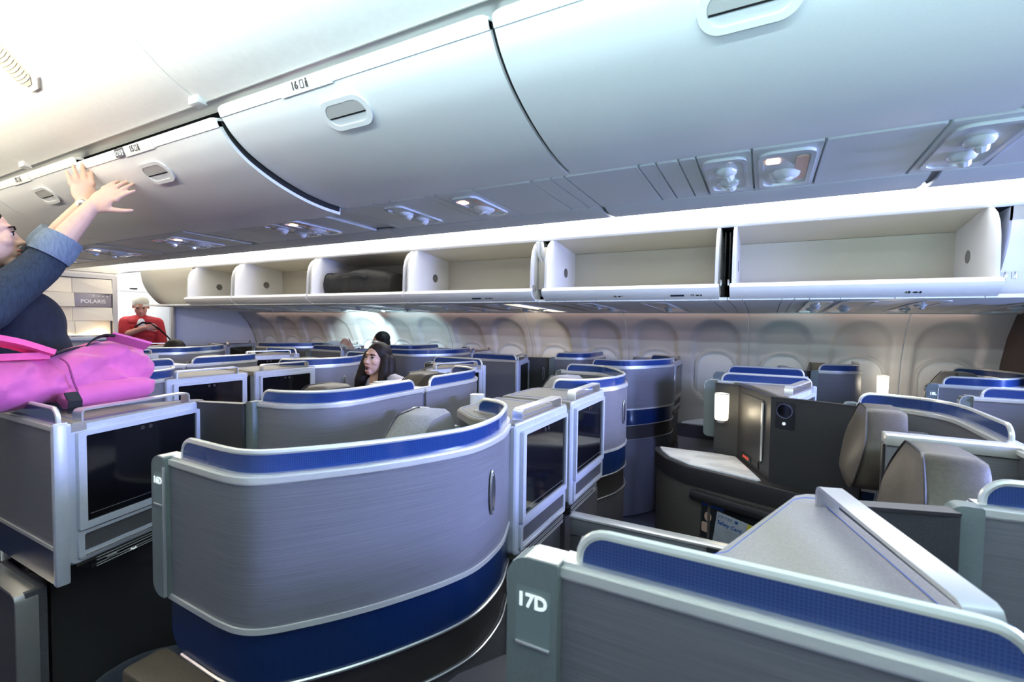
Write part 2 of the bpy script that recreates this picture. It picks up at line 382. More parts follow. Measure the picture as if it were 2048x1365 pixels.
win_n = 0
shade_poly = rr(-.155, .80, .155, 1.205, (.03, .03, .13, .13), 7); out_poly = rr(-.178, .78, .178, 1.228, (.04, .04, .15, .15), 7)
def on_wall(dx, dy): return lambda a, b, c: (a+dx, wally(b)+dy+c, b)
shade_me = mkmesh('window_shade', *prism(shade_poly, 0, .012, on_wall(0, .022)), M['white']); ring_me = mkmesh('window_ring', *ring(out_poly, shade_poly, .034, .012, on_wall(0, 0)), M['wall'])
grip_me = mkmesh('shade_grip', *box(-.05, wally(.86)+.012, .845, .05, wally(.86)+.028, .858, .003), M['wall'])
for k in range(-7, 2):
    cx = .41+1.062*k
    o = link('sidewall_panel', pm, wall_right); o.location.x = cx
    for d in (-.2655, .2655):
        win_n += 1
        w = link('window_%d' % win_n, ring_me); w.location.x = cx+d; w['kind'] = 'structure'; w['label'] = 'oval cabin window with its pale shade pulled down'
        link('shade', shade_me, w); link('shade_grip', grip_me, w)
WX = .145
struct('trim_1', box(-7.1, 4.30, .0, 1.5, 4.56, .14, .02), 'edge', label='dark kick panel along the foot of the sidewall')
# ---- rear partition
struct('wall_rear', join(box(1.5, 3.5, 0, 1.56, 4.72, 1.62, .01), box(1.5, .6, 0, 1.56, 2.95, 1.35, .01)), 'brown', label='brown cloth partition behind the last row')
# ---- left wall and bins behind the photographer (the mirror image of the far side)
struct('wall_left', join(box(-7, -1.22, 0, 3, -1.14, 2.2, 0)), 'wall', label='cabin sidewall on the near side')
struct('trim_2', prism([(-1.15, 1.62), (-.35, 1.70), (-.22, 1.78), (-.16, 2.0), (-.22, 2.16), (-1.15, 2.16)], -7, 3, lambda a, b, c: (c, a, b)), 'white', label='closed bin run above the near window seats')
# ---- left aisle ceiling: curved panels with a joint every 1.5 m
CPROF = spline([(.955, 2.205), (.86, 2.248), (.774, 2.309), (.693, 2.392), (.60, 2.468), (.42, 2.53), (.1, 2.55), (-.25, 2.52)], 5)
ceiling = empty('ceiling', kind='structure'); ceiling['label'] = 'white curved ceiling above the near aisle'
def curved_strip(prof, x0, x1, th, flip=1):
    V = []; F = []; n = len(prof)
    for x in (x0, x1):
        for i, p in enumerate(prof):
            d = (Vector(prof[min(i+1, n-1)])-Vector(prof[max(i-1, 0)])).normalized(); nr = Vector((-d.y, d.x))*flip
            V += [(x, p[0], p[1]), (x, p[0]+nr.x*th, p[1]+nr.y*th)]
    m = 2*n
    for i in range(n-1):
        a = 2*i; F += [(a, a+2, m+a+2, m+a), (a+1, a+3, m+a+3, m+a+1), (a, a+1, a+3, a+2), (m+a, m+a+1, m+a+3, m+a+2)]
    F += [(0, 1, m+1, m), (m-2, m-1, 2*m-1, 2*m-2)]
    return V, F
for k in range(-5, 4):
    x0 = -1.742+1.5*k; x1 = x0+1.5
    if x0 < -7: x0 = -7
    WORLD.add('ceiling_panel', curved_strip(CPROF, x0+.003, x1-.003, .02, -1), 'ceil', ceiling)
    WORLD.add('joint_cover', box(x1-.03, .925, 2.192, x1+.03, .965, 2.222, .006), 'white', ceiling)
struct('trim_3', curved_strip([(.952, 2.20), (.965, 2.19), (.985, 2.178)], -7, 2.5, .012), 'alu', label='brushed metal rail between ceiling and bin doors')
# air grille in the ceiling
g = empty('ceiling_grille', (-2.47, .6, 2.45), 'cream slotted air grille with rounded end set in the ceiling', 'grille')
def on_ceil(a, b, c):   # a along x, b along the profile, c off the surface
    i = max(0, min(len(CPROF)-2, int(b))); t = b-i; p = Vector(CPROF[i]).lerp(Vector(CPROF[i+1]), t); d = (Vector(CPROF[i+1])-Vector(CPROF[i])).normalized(); n = Vector((-d.y, d.x))
    return (a, p.x+n.x*c-.6, p.y+n.y*c-2.45)
def strip_on_ceil(x0, x1, b0, b1, c0, c1, rad, n=14):
    V = []; F = []
    for k in range(n+1):
        b = b0+(b1-b0)*k/n; e = 0
        if (b-b0) < rad: e = (x1-x0)/2*(1-math.sqrt(max(0.12, 1-(1-(b-b0)/rad)**2)))
        for x, c in ((x0+e, c0), (x0+e, c1), (x1-e, c1), (x1-e, c0)): V.append(on_ceil(x, b, c))
    for k in range(n):
        for q in range(4): a = 4*k; F.append((a+q, a+(q+1) % 4, a+4+(q+1) % 4, a+4+q))
    F += [(0, 1, 2, 3), (4*n, 4*n+1, 4*n+2, 4*n+3)]
    return V, F
cg = Ctx(g)
cg.add('grille_frame', strip_on_ceil(-.085, .085, 11, 27, -.002, .012, 1.2), 'ceil'); cg.add('grille_panel', strip_on_ceil(-.06, .06, 11.8, 27, .010, .015, .8), 'cream')
for k in range(9):
    cg.add('slat', join(*[strip_on_ceil(-.055, .055, 12.4+k*1.6+j*.5, 12.6+k*1.6+j*.5, .014, .0175, .01, 1) for j in range(3)]), 'ceil')
# ================================================================== CENTRE BINS
DP = spline([(1.487, 1.953), (1.40, 1.957), (1.297, 1.972), (1.179, 2.004), (1.071, 2.050), (1.008, 2.095), (.979, 2.127), (.963, 2.152), (.956, 2.176)], 5)
def prof_at(i): k = max(0, min(len(DP)-2, int(i))); return Vector(DP[k]).lerp(Vector(DP[k+1]), i-k), (Vector(DP[k+1])-Vector(DP[k])).normalized()
struct('trim_4', prism([(1.03, 2.175), (1.05, 2.135), (1.11, 2.09), (1.20, 2.05), (1.32, 2.015), (1.5, 1.995), (2.03, 1.995), (2.33, 2.05), (2.48, 2.175), (2.48, 2.3), (1.03, 2.3)], -6.88, 2.5, lambda a, b, c: (c, a, b)), 'gap', label='dark bin carcass behind the centre doors')
BINX = [-5.944, -4.871, -3.799, -2.727, -1.654, -.581, .4915, 1.564]
bin_lab = {5: ('white overhead bin door filling the top right, with a large oval handle', None), 4: ('white overhead bin door numbered 16 with oval handle', '16'),
           3: ('white overhead bin door numbered 15, being pushed shut by the standing person', '15'), 2: ('white overhead bin door numbered 12 beyond the raised hands', '12'),
           1: ('small white centre bin door furthest forward at the left edge', None), 6: ('white centre bin at the right edge behind the big door, mostly out of view', None)}
def door_strip(x0, x1, i0, i1, th, off=0., rc=.0, n=None):
    n = n or int((i1-i0)*2)+1; V = []; F = []
    rows = [i0+(i1-i0)*k/n for k in range(n+1)]
    for i in rows:
        p, d = prof_at(i); nr = Vector((-d.y, d.x))  # outward: down and to the near side
        e = 0
        if rc and (i1-i) < rc: q = (rc-(i1-i))/rc; e = .028*(1-math.sqrt(max(0, 1-q*q)))
        a = p+nr*off; b = p-nr*(th-off)
        for x, q, ins in ((x0+e, a, 1), (x0+e, b, 0), (x1-e, b, 0), (x1-e, a, 1)): V.append((x, q.x, q.y))
    for k in range(n):
        for q in range(4): a = 4*k; F.append((a+q, a+(q+1) % 4, a+4+(q+1) % 4, a+4+q))
    F += [(0, 1, 2, 3), tuple(4*n+j for j in (3, 2, 1, 0))]
    return V, F
for k in range(0, 7):
    x0, x1 = BINX[k], BINX[k+1]
    lab, num = bin_lab.get(k, ('white centre bin door nearest the bulkhead, partly hidden', None))
    r = empty('overhead_bin', ((x0+x1)/2, 1.2, 1.95), lab, 'overhead bin', 'overhead bins above the centre seats'); c = Ctx(r, (x0+x1)/2, 1.2)
    c.p = (lambda cx, dz: (lambda v: (v[0]-cx, v[1]-1.2, v[2]-1.95-dz)))((x0+x1)/2, .030 if k == 3 else 0)
    gap = .006
    d_ = c.add('door', door_strip(x0+gap, x1-gap, 0, 38.6, .03, 0, 0), 'white')
    for ea, eb in ((x0+.001, x0+gap), (x1-gap, x1-.001)): c.add('edge_seal', door_strip(ea, eb, .5, 36, .02, -.012), 'gap')
    c.add('trim_strip', door_strip(x0+gap, x1-gap, 33.2, 39.9, .03, .0035, 2.5), 'white', label='pale grip strip along the door top')
    # number plate tab
    mx = (x0+x1)/2-.14 if k != 3 else x0+.50
    c.add('number_plate', door_strip(mx-.07, mx+.15, 32.6, 39.6, .01, .0065), 'white')
    # handle
    hp, hd = prof_at(23.2); nr = Vector((-hd.y, hd.x)); cx = (x0+x1)/2
    def hf(a, b, q, hp=hp, hd=hd, nr=nr, cx=cx): w = hp+hd*b+nr*q; return (cx+a, w.x, w.y)
    h = c.add('handle', ring(rr(-.094, -.046, .094, .046, .045, 7), rr(-.076, -.032, .076, .032, .031, 7), -.004, .006, hf), 'white')
    c.add('handle_recess', prism(rr(-.079, -.035, .079, .035, .034, 7), -.004, .0015, hf), 'psu', h)
    c.add('handle_flap', prism(rr(-.074, -.004, .074, .031, (.003, .003, .028, .028), 5), .001, .0045, hf), 'cup', h, label='grey finger flap')
    c.add('flap_shadow_gap', prism(rr(-.074, -.009, .074, -.005, .001, 2), .001, .0028, hf), 'gap', h)
    tp, td = prof_at(36.2); tn = Vector((-td.y, td.x))
    mt = Matrix(((1, 0, 0, mx-(x0+x1)/2), (0, td.x, tn.x, tp.x+tn.x*.0075-1.2), (0, td.y, tn.y, tp.y+tn.y*.0075-1.95-(.03 if k == 3 else 0)), (0, 0, 0, 1)))
    if num:
        text_obj('number_lettering', num, .030, mt, 'textk', r, bold=.0006)
        for j, (a, kind) in enumerate(((.032, 0), (.052, 1))):
            if kind == 0: gg = ring(rr(a-.008, -.011, a+.008, .011, .002, 2), rr(a-.006, -.009, a+.006, .009, .002, 2), 0, .0008, XY)
            else: gg = join(prism(ell(a, .009, .0035, .0035, 10), 0, .0008, XY), prism(rr(a-.0045, -.012, a+.0045, .005, .002, 2), 0, .0008, XY))
            o = link('seat_pictogram', mkmesh('seat_pictogram', *xf(gg, mt), M['textk']), r)
        if num == '15':
            m2 = mt @ Matrix.Translation((-.095, 0, 0))
            pl = link('notice_plate', mkmesh('notice_plate', *xf(prism(rr(-.034, -.016, .034, .016, .001, 2), 0, .001, XY), m2), M['navy']), r)
            link('notice_print', mkmesh('notice_print', *xf(join(ring(ell(-.020, 0, .009, .009), ell(-.020, 0, .0065, .0065), .001, .0016, XY), *[prism(rr(-.006, y-.0016, .010, y+.0016, .0005, 1), .001, .0016, XY) for y in (-.006, 0, .006)], prism(ell(.022, .003, .006, .006), .001, .0016, XY), prism(rr(.019, -.011, .025, -.004, .001, 1), .001, .0016, XY)), m2), M['textw']), pl)
# ---- centre service rail under the bins
rail = empty('trim_5', kind='structure'); rail['label'] = 'service panel row under the centre bins'
def cz(y): return 1.946-(y-1.487)*.012
def psu_piece(x0, x1, y0=1.49, y1=1.905, lift=0., r=.006):
    g = .0022
    return prism(rr(x0+g, y0, x1-g, y1, r, 3), .018, -.0, lambda a, b, c: (a, b, cz(b)+c+.004*(1-min(1, (b-y0)/.03))**2), .004)
def oval_module(parent, X, xc, y0, y1, w, zf, kind, amber=0):
    """reading-light or air-nozzle module: tray, dome, nozzles"""
    t = parent
    X.add('module_tray', ring(rr(xc-w, y0, xc+w, y1, min(w, (y1-y0)/2)*.55, 6), rr(xc-w+.012, y0+.02, xc+w-.012, y1-.02, min(w, (y1-y0)/2)*.45, 6), .004, -.006, lambda a, b, c: (a, b, zf(b)+c)), 'psuclear', t)
    X.add('module_well', prism(rr(xc-w+.008, y0+.012, xc+w-.008, y1-.012, w*.45, 6), .002, -.002, lambda a, b, c: (a, b, zf(b)+c)), 'wellwarm' if amber == 2 else 'psuclear', t)
    L = y1-y0
    if kind == 'air':
        for q in (.33, .68):
            y = y0+L*q; z = zf(y)
            X.add('air_nozzle', join(ico((xc, y, z-.004), .034*min(1, w/.06), 2, (1, 1.25, .55)), tube([(xc+.004, y, z-.010), (xc+.010, y+.018, z-.022)], [.018, .015], 10)), 'psuclear', t)
    else:
        y = y0+L*.60; z = zf(y)
        X.add('lamp_eyeball', join(ico((xc, y, z-.002), .045*min(1, w/.06), 2, (1, 1.2, .5)), tube([(xc, y, z-.012), (xc+.003, y+.004, z-.020)], [.030, .027], 14)), 'psuclear', t)
        X.add('lamp_lens', ico((xc+.003, y+.004, z-.019), .021, 2, (1, 1, .4)), 'glowwarm' if amber == 2 else 'lens', t)
        if amber:
            y = y0+L*.22; z = zf(y)
            X.add('seat_belt_sign', prism(rr(xc-w*.72, y-.02, xc-w*.22, y+.018, .008, 4), .0, -.005, lambda a, b, c: (a, b, zf(b)+c)), 'sign', t)
            X.add('amber_reflection', prism(rr(xc+w*.35, y0+L*.16, xc+w*.80, y0+L*.80, .012, 4), .0, -.0045, lambda a, b, c: (a, b, zf(b)+c)), 'orange', t)  # reflection of the lit sign, painted as an amber patch
seams = [-.363, -.309, -.244, -.195, -.048, .127, .374, .55, .70]
for per in range(-5, 2):
    ox = per*1.0725
    base = [-.658, -.609, -.363, -.309, -.244, -.195, -.048, .127, .374] if per == 0 else [-.70, -.609, -.363, -.309, -.195, -.048, .127, .30]
    if per == -1: base = [-.62, -.569, -.40, -.309, -.120, -.075, .099, .34, .4145]
    if per == 1: base = [-.698, -.52, -.36, -.1, .1, .374]
    for a, b in zip(base, base[1:]): WORLD.add('service_panel', psu_piece(a+ox, b+ox), 'psu', rail)
    if per == 0:
        oval_module(rail, WORLD, -.122, 1.52, 1.86, .062, cz, 'air'); oval_module(rail, WORLD, .040, 1.52, 1.87, .072, cz, 'lamp', 1)
    elif per == -1:
        oval_module(rail, WORLD, .012+ox, 1.54, 1.84, .060, cz, 'lamp', 1); oval_module(rail, WORLD, -.35+ox, 1.54, 1.86, .055, cz, 'air')
    elif per == 1:
        oval_module(rail, WORLD, -.605+ox, 1.52, 1.87, .075, cz, 'air'); oval_module(rail, WORLD, 0+ox, 1.52, 1.87, .07, cz, 'lamp', 1)
    else:
        oval_module(rail, WORLD, -.122+ox, 1.54, 1.86, .055, cz, 'air'); oval_module(rail, WORLD, .040+ox, 1.54, 1.86, .06, cz, 'lamp', 1)
for a, b in ((-6.88, -5.9), (-5.9, -4.4), (-4.4, -2.9), (-2.9, -1.75), (-1.75, -.61), (-.60, .44), (.46, 2.4)):
    WORLD.add('valance', curved_strip([(1.908, 1.940), (1.95, 1.930), (2.02, 1.927), (2.07, 1.932), (2.10, 1.95), (2.12, 1.985)], a+.003, b-.003, .012), 'psu', rail)
struct('trim_6', box(-6.88, 1.47, 1.958, 2.4, 2.1, 1.985, .0), 'psu', label='backing of the centre service row')
# ================================================================== FAR AISLE CEILING, GLOWING COVE PANELS AND FAR BINS
struct('ceiling_far', curved_strip([(2.45, 2.2), (2.62, 2.33), (2.8, 2.43), (2.97, 2.44), (3.06, 2.38)], -8.4, 2.5, .02), 'ceil', label='white ceiling above the far aisle').name = 'ceiling_2'
cove = empty('trim_7', kind='structure'); cove['label'] = 'white cove panels above the far bins, brightness put in as glow'
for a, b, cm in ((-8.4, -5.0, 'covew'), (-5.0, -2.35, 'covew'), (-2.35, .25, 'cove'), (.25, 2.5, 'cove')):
    WORLD.add('cove_glow_panel', curved_strip([(3.14, 2.055), (3.135, 2.085), (3.115, 2.15), (3.09, 2.24), (3.065, 2.33), (3.06, 2.38)], a+.001, b-.001, .012, -1), cm, cove, label='lit cove panel, its brightness put in as glow')
    WORLD.add('cove_moulding', tube([(a+.002, 3.137, 2.068), (b-.002, 3.137, 2.068)], .019, 10), 'white', cove)
YB = 3.0
BX = [(-5.82, -4.97), (-4.93, -3.79), (-3.75, -2.62), (-2.59, -1.455), (-1.36, -.252), (-.178, .953)]
blab = ['open far bin furthest forward, the short one, empty', 'open empty far bin second from the front', 'open far bin holding the black duffel bag', 'open empty far bin just aft of the black duffel bag',
        'open empty far bin numbered 17 with a navy notice plate', 'open empty far bin numbered 18, the widest at the right']
bk = [(3.02, 1.69), (3.03, 1.685), (3.35, 1.675), (3.50, 1.68), (3.555, 1.72), (3.575, 1.80), (3.57, 2.005)]
EP = [(3.0, 1.655), (3.004, 1.70), (3.006, 1.80), (3.012, 1.90), (3.03, 1.965), (3.06, 2.01), (3.11, 2.045), (3.18, 2.056), (3.60, 2.02), (3.60, 1.655)]
lipp = [(3.06, 1.700), (3.01, 1.704), (2.985, 1.695), (2.974, 1.680), (2.978, 1.664), (2.990, 1.648), (3.02, 1.627), (3.06, 1.610), (3.13, 1.602), (3.13, 1.66)]
far_bins = []
for i, (x0, x1) in enumerate(BX):
    r = empty('overhead_bin', ((x0+x1)/2, 3.3, 1.66), blab[i], 'overhead bin', 'open overhead bins above the far window seats'); cx = (x0+x1)/2; far_bins.append(r)
    c = Ctx(r, cx, 3.3); c.p = (lambda cx: (lambda v: (v[0]-cx, v[1]-3.3, v[2]-1.66)))(cx)
    c.add('bucket', curved_strip(spline(bk, 4), x0+.012, x1-.012, .012), 'cream', label='cream bin interior'); c.add('bin_top', curved_strip([(3.13, 2.058), (3.35, 2.03), (3.575, 2.005)], x0-.0, x1+.0, .012), 'cream')
    for e, sx in ((x0, 1), (x1, -1)):
        pl = c.add('end_plate', prism(EP, e, e+.016*sx, lambda a, b, q: (q, a, b)), 'white')
        c.add('tie_down_disc', prism(ell(3.36, 1.84, .035, .035, 20), e+.016*sx, e+.018*sx, lambda a, b, q: (q, a, b)), 'mirror', pl)
    c.add('lip', prism(lipp, x0-.008, x1+.008, lambda a, b, q: (q, a, b)), 'white', label='rounded white front lip')
    c.add('capacity_label', prism(rr(cx-.06, 1.94, cx+.06, 1.968, .002, 2), 0, -.0015, lambda a, b, q: (a, 3.571+q, b)), 'white')
    c.add('label_print', join(*[prism(rr(cx-.05, z-.0025, cx+.05, z+.0025, .0005, 1), -.0015, -.0022, lambda a, b, q: (a, 3.571+q, b)) for z in (1.949, 1.959)]), 'cup')
    tx = {5: .62, 4: -.39, 3: -1.83, 2: -2.95}.get(i)
    num = {5: '18', 4: '17', 3: '16'}.get(i)
    def lm(x, size, dy=0): return Matrix(((1, 0, 0, x-cx), (0, -.82, -.573, 3.0045-3.3), (0, .573, -.82, 1.6365-1.66), (0, 0, 0, 1)))
    if num:
        text_obj('number_lettering', num, .022, lm(tx, 1), 'textk', r, bold=.0005)
        link('seat_pictogram', mkmesh('seat_pictogram', *xf(join(prism(ell(.030, 0, .010, .006, 10), 0, .001, XY), prism(ell(.050, .004, .004, .004, 8), 0, .001, XY), prism(rr(.046, -.008, .054, .001, .001, 1), 0, .001, XY)), lm(tx, 1)), M['textk']), r)
    if i in (3, 4):
        link('notice_plate', mkmesh('notice_plate', *xf(prism(rr(-.040, -.008, .040, .008, .001, 2), 0, .001, XY), lm(tx-.085, 1)), M['navy']), r)
    if i == 4:
        m2 = lm(-.86, 1); text_obj('number_lettering', '16', .022, m2, 'textk', r, bold=.0005)
        link('seat_pictogram', mkmesh('seat_pictogram', *xf(join(prism(ell(.030, 0, .010, .006, 10), 0, .001, XY), prism(ell(.050, .004, .004, .004, 8), 0, .001, XY)), m2), M['textk']), r)
# gap fittings between the bins
for a, b in ((-4.97, -4.93), (-3.79, -3.75), (-2.62, -2.59), (-1.455, -1.36), (-.252, -.178), (.953, 1.02)):
    if b-a > .06:
        mx = (a+b)/2; r = far_bins[{-1.455: 4, -.252: 5, .953: 5}[a]]; o = r.location; c = Ctx(r); c.p = (lambda o: (lambda v: (v[0]-o.x, v[1]-o.y, v[2]-o.z)))(o.copy())
        if a == -1.455:
            for dx in (-.022, .008): c.add('hinge_arm', tube([(a+.04+dx, 3.05, 2.03), (a+.045+dx, 3.07, 1.95), (a+.06+dx, 3.13, 1.85), (a+.08+dx, 3.2, 1.78)], .014, 8), 'white')
            c.add('hinge_cheek', box(a+.004, 3.09, 1.70, b-.004, 3.12, 2.0, .01), 'cream')
        else:
            for dx in (.25, .6): c.add('latch_rail', box(a+(b-a)*dx, 3.2, 1.72, a+(b-a)*dx+.008, 3.23, 2.03, .002), 'dark')
        for ca in (a+.012, b-.022): c.add('catch', box(ca, 3.0, 1.69, ca+.010, 3.03, 1.725, .002), 'silver')
struct('trim_8', join(box(-5.86, 3.60, 1.62, 2.4, 3.64, 2.1, 0), box(-5.86, 3.17, 2.07, 2.4, 3.64, 2.10, 0)), 'gap', label='dark housing behind the far bins')
# closed bin at the right edge
r = empty('overhead_bin', (1.55, 3.2, 1.66), 'closed white far bin at the right edge of the picture', 'overhead bin'); c = Ctx(r); c.p = lambda v: (v[0]-1.55, v[1]-3.2, v[2]-1.66)
cd = spline([(3.42, 1.615), (3.32, 1.665), (3.22, 1.78), (3.16, 1.90), (3.14, 2.0), (3.135, 2.055)], 5)
c.add('door', curved_strip(cd, 1.03, 2.1, .03, -1), 'white'); c.add('trim_strip', curved_strip(cd[-7:], 1.03, 2.1, .034, -1), 'white')
c.add('end_cheek', prism([(p[0]+.02, p[1]) for p in cd]+[(3.6, 2.05), (3.6, 1.655)], 1.035, 1.05, lambda a, b, q: (q, a, b)), 'white')
# end cap of the bin run at the front
r = empty('bin_end_fairing', (-5.9, 3.3, 1.66), 'cream curved fairing closing the forward end of the far bins', 'fairing'); c = Ctx(r); c.p = lambda v: (v[0]+5.9, v[1]-3.3, v[2]-1.66)
c.add('cheek', prism([(p[0]-.02, p[1]) for p in cd]+[(3.9, 2.05), (3.9, 1.655)], -5.92, -7.1, lambda a, b, q: (q, a, b)), 'cream')
c.add('gap_strip', prism([(p[0]+.0, p[1]) for p in cd]+[(3.6, 2.05), (3.6, 1.655)], -5.915, -5.86, lambda a, b, q: (q, a, b)), 'gap')
# ---- far service rail
rail2 = empty('trim_9', kind='structure'); rail2['label'] = 'service panel row under the far bins'
def fz(y): t = (y-3.05)/1.33; return 1.608-.043*t+.012*math.sin(t*math.pi)
def psu2(x0, x1): g = .0022; return prism([(x0+g, 3.05), (x1-g, 3.05), (x1-g, 3.4), (x1-g, 3.7), (x1-g, 4.05), (x1-g, 4.36), (x0+g, 4.36), (x0+g, 4.05), (x0+g, 3.7), (x0+g, 3.4)], .018, 0, lambda a, b, c: (a, b, fz(b)+c))
fx = [-6.9, -6.2, -5.75, -5.55, -5.4, -5.1, -4.75, -4.55, -4.4, -4.1, -3.85, -3.62, -3.42, -3.2, -2.95, -2.74, -2.5, -2.24, -2.12, -2.05, -1.89, -1.62, -1.52, -1.43, -1.30, -1.22, -1.10, -1.0, -.78, -.56, -.29, -.20, -.12, .08, .14, .21, .35, .58, .92, 1.06, 1.2, 1.5]
fx = sorted(set(fx))
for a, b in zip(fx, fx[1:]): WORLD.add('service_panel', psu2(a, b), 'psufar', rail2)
air = [-5.65, -4.65, -3.72, -2.62, -1.96, -1.365, .28-.03, .80]; lam = [-5.25, -4.25, -3.30, -2.36, -.67, .465, 1.30]; warm = -1.755
air = [-5.65, -4.65, -3.73, -2.62, -1.97, -1.16, .28, .80]
for x in air: oval_module(rail2, WORLD, x, 3.24, 4.26, .062, fz, 'air')
for x in lam: oval_module(rail2, WORLD, x, 3.22, 4.28, .085, fz, 'lamp', 1)
oval_module(rail2, WORLD, warm, 3.22, 4.28, .085, fz, 'lamp', 2)
struct('trim_10', box(-6.9, 4.36, 1.56, 1.5, 4.375, 1.60, .003), 'psu', label='edge strip of the far service row')
struct('trim_11', box(-7.0, 3.6, 1.70, 2.4, 4.6, 1.74, 0), 'gap', label='dark void above the far service row')
# ================================================================== FRONT OF THE CABIN
BXF = -6.9
wf = empty('wall_front', kind='structure'); wf['label'] = 'taupe framed bulkhead with faceted cream art panel'
WORLD.add('bulkhead_board', box(BXF-.08, .72, 0, BXF-.03, 2.79, 1.985, .006), 'frame', wf)
WORLD.add('header', box(BXF-.08, .72, 1.985, BXF-.02, 2.82, 2.3, .004), 'cream', wf)
pf = lambda a, b, c: (BXF-.03+c, a, b)
WORLD.add('art_frame', ring(rr(.85, 1.19, 2.785, 1.955, .01, 2), rr(.93, 1.236, 2.735, 1.912, .008, 2), 0, .035, pf), 'frame', wf)
WORLD.add('frame_gasket', ring(rr(.93, 1.236, 2.735, 1.912, .008, 2), rr(.945, 1.25, 2.722, 1.902, .006, 2), 0, .02, pf), 'dark', wf)
WORLD.add('light_ledge', box(BXF-.03, .85, 1.19, BXF+.03, 2.76, 1.236, .004), 'unit', wf)
Z4 = [1.245, 1.415, 1.575, 1.735, 1.905]; Y4 = [.945, 1.49, 2.40, 2.722]; Y4 = [.945, 1.42, 1.895, 2.37, 2.722]
for i in range(4):
    for j in range(4):
        y0, y1, z0, z1 = Y4[i], Y4[i+1], Z4[j], Z4[j+1]; e = .002; up = (i+j) % 2
        cs = [(y0+e, z0+e), (y1-e, z0+e), (y1-e, z1-e), (y0+e, z1-e)]; hi = [.075, .006, .002, .05] if up else [.006, .075, .05, .002]
        V = [(BXF-.03, a, b) for a, b in cs]+[(BXF-.028+h, a, b) for (a, b), h in zip(cs, hi)]
        d = [(4, 5, 6), (4, 6, 7)] if up else [(4, 5, 7), (5, 6, 7)]
        F = [(0, 3, 2, 1), (0, 1, 5, 4), (1, 2, 6, 5), (2, 3, 7, 6), (3, 0, 4, 7)]+d
        if i == 3 and j == 2: continue
        WORLD.add('tile', (V, F), 'facet', wf, smooth=0)
npl = WORLD.add('name_plate', box(BXF-.03, 2.374, 1.58, BXF+.012, 2.720, 1.733, .002), mat('plum plate', (.22, .19, .20), .4), wf, label='plum grey name plate')
text_obj('plate_lettering', 'POLARIS', .062, Matrix(((0, 0, 1, BXF+.013), (1, 0, 0, 2.547), (0, 1, 0, 1.640), (0, 0, 0, 1))), 'champ', wf)
link('plate_star_row', mkmesh('plate_star_row', *join(*[prism(ell(y, 1.705, .006, .006, 8), .042, .0435, pf) for y in (2.55, 2.60, 2.64, 2.68)]), M['champ']), wf)
struct('wall_front_right', box(-7.22, 3.52, 0, -7.15, 4.72, 2.0, .008), 'ceil', label='cream closet wall at the front of the far aisle')
struct('trim_12', box(-7.17, 3.49, 0, -7.10, 3.53, 2.05, .01), 'frame', label='corner post of the closet wall')
gl = empty('wall_galley', kind='structure'); gl['label'] = 'bright white galley lockers behind the man in red'
WORLD.add('locker_back', box(-8.72, 2.2, 0, -8.66, 4.6, 2.35, .0), 'galley', gl)
for y0, y1, z0, z1 in ((2.85, 3.32, 1.55, 2.1), (3.33, 3.40, .1, 2.1), (3.41, 4.2, 1.86, 2.1), (3.41, 3.62, .1, 1.84), (3.63, 3.86, .1, 1.84), (3.87, 4.2, .1, 1.84), (2.85, 3.32, .9, 1.53)):
    WORLD.add('locker_panel', box(-8.66, y0+.004, z0+.004, -8.64, y1-.004, z1-.004, .006), 'galley', gl)
WORLD.add('locker_latch', join(box(-8.64, 3.0, 1.78, -8.63, 3.04, 1.84, .002), box(-8.64, 3.64, 1.9, -8.62, 3.74, 1.92, .003)), 'dark', gl)

# ================================================================== SUITES (drawn once for the D column, mirrored for G, shifted for L)
YD = .57; T = 2.05; ZT = 1.145; ZS = 1.187
def rounded_plate(c, name, x0, x1, z0, z1, y, th, m, r, parent=None):
    return c.add(name, prism(rr(x0, z0, x1, z1, r, 6), 0, th, lambda a, b, q: (a, y+q, b), .003), m, parent)
def screen_with_frame(c, path, s0, s1, z0=ZT-.012, z1=ZS, r=.036, off=.012, root=None):
    sc = c.add('privacy_screen', ribbon(path, z0, z1-.004, .010, s0, s1, r, r, off), 'blue', root, label='deep blue translucent privacy screen')
    P, S = sub(path, s0, s1, r); A, B = S[0], S[-1]; pts = []
    def dip(s):
        d = 0
        if s-A < r: d = r-math.sqrt(max(0, r*r-(r-(s-A))**2))
        if B-s < r: d = max(d, r-math.sqrt(max(0, r*r-(r-(B-s))**2)))
        return d
    n = len(P)
    for i, p in enumerate(P):
        d = P[min(i+1, n-1)]-P[max(i-1, 0)]; d = Vector((d[0], d[1])).normalized(); nl = Vector((-d.y, d.x)); q = Vector((p[0], p[1]))+nl*(off+.005)
        pts.append((q.x, q.y, z1-dip(S[i])))
    pts = [(pts[0][0], pts[0][1], z0)]+pts+[(pts[-1][0], pts[-1][1], z0)]
    c.add('screen_frame', tube(pts, .0068, 8), 'champ', sc)
    return sc
def trim_rail(c, path, s0, s1, z=ZT, w=.046, off=-.004):
    t = c.add('trim_rail', ribbon(path, z-.017, z-.005, w, s0, s1, off=off), 'champ')
    c.add('trim_bead', ribbon(path, z-.005, z+.001, w-.014, s0, s1, off=off+.007), 'rail', t)
    c.add('trim_groove', ribbon(path, z-.021, z-.017, w-.010, s0, s1, off=off+.003), 'silver', t)
    return t
def badge(c, p, u, n, parent=None, h=.062, w=.015):
    m = frame_mtx(p, u, n)
    b = c.add('oval_badge', xf(prism(ell(0, 0, w, h, 28), 0, .004, XY, .003), m), 'silver', parent)
    c.add('badge_inlay', xf(prism(ell(0, 0, w*.72, h*.82, 24), .004, .0055, XY), m), 'mirror', b)
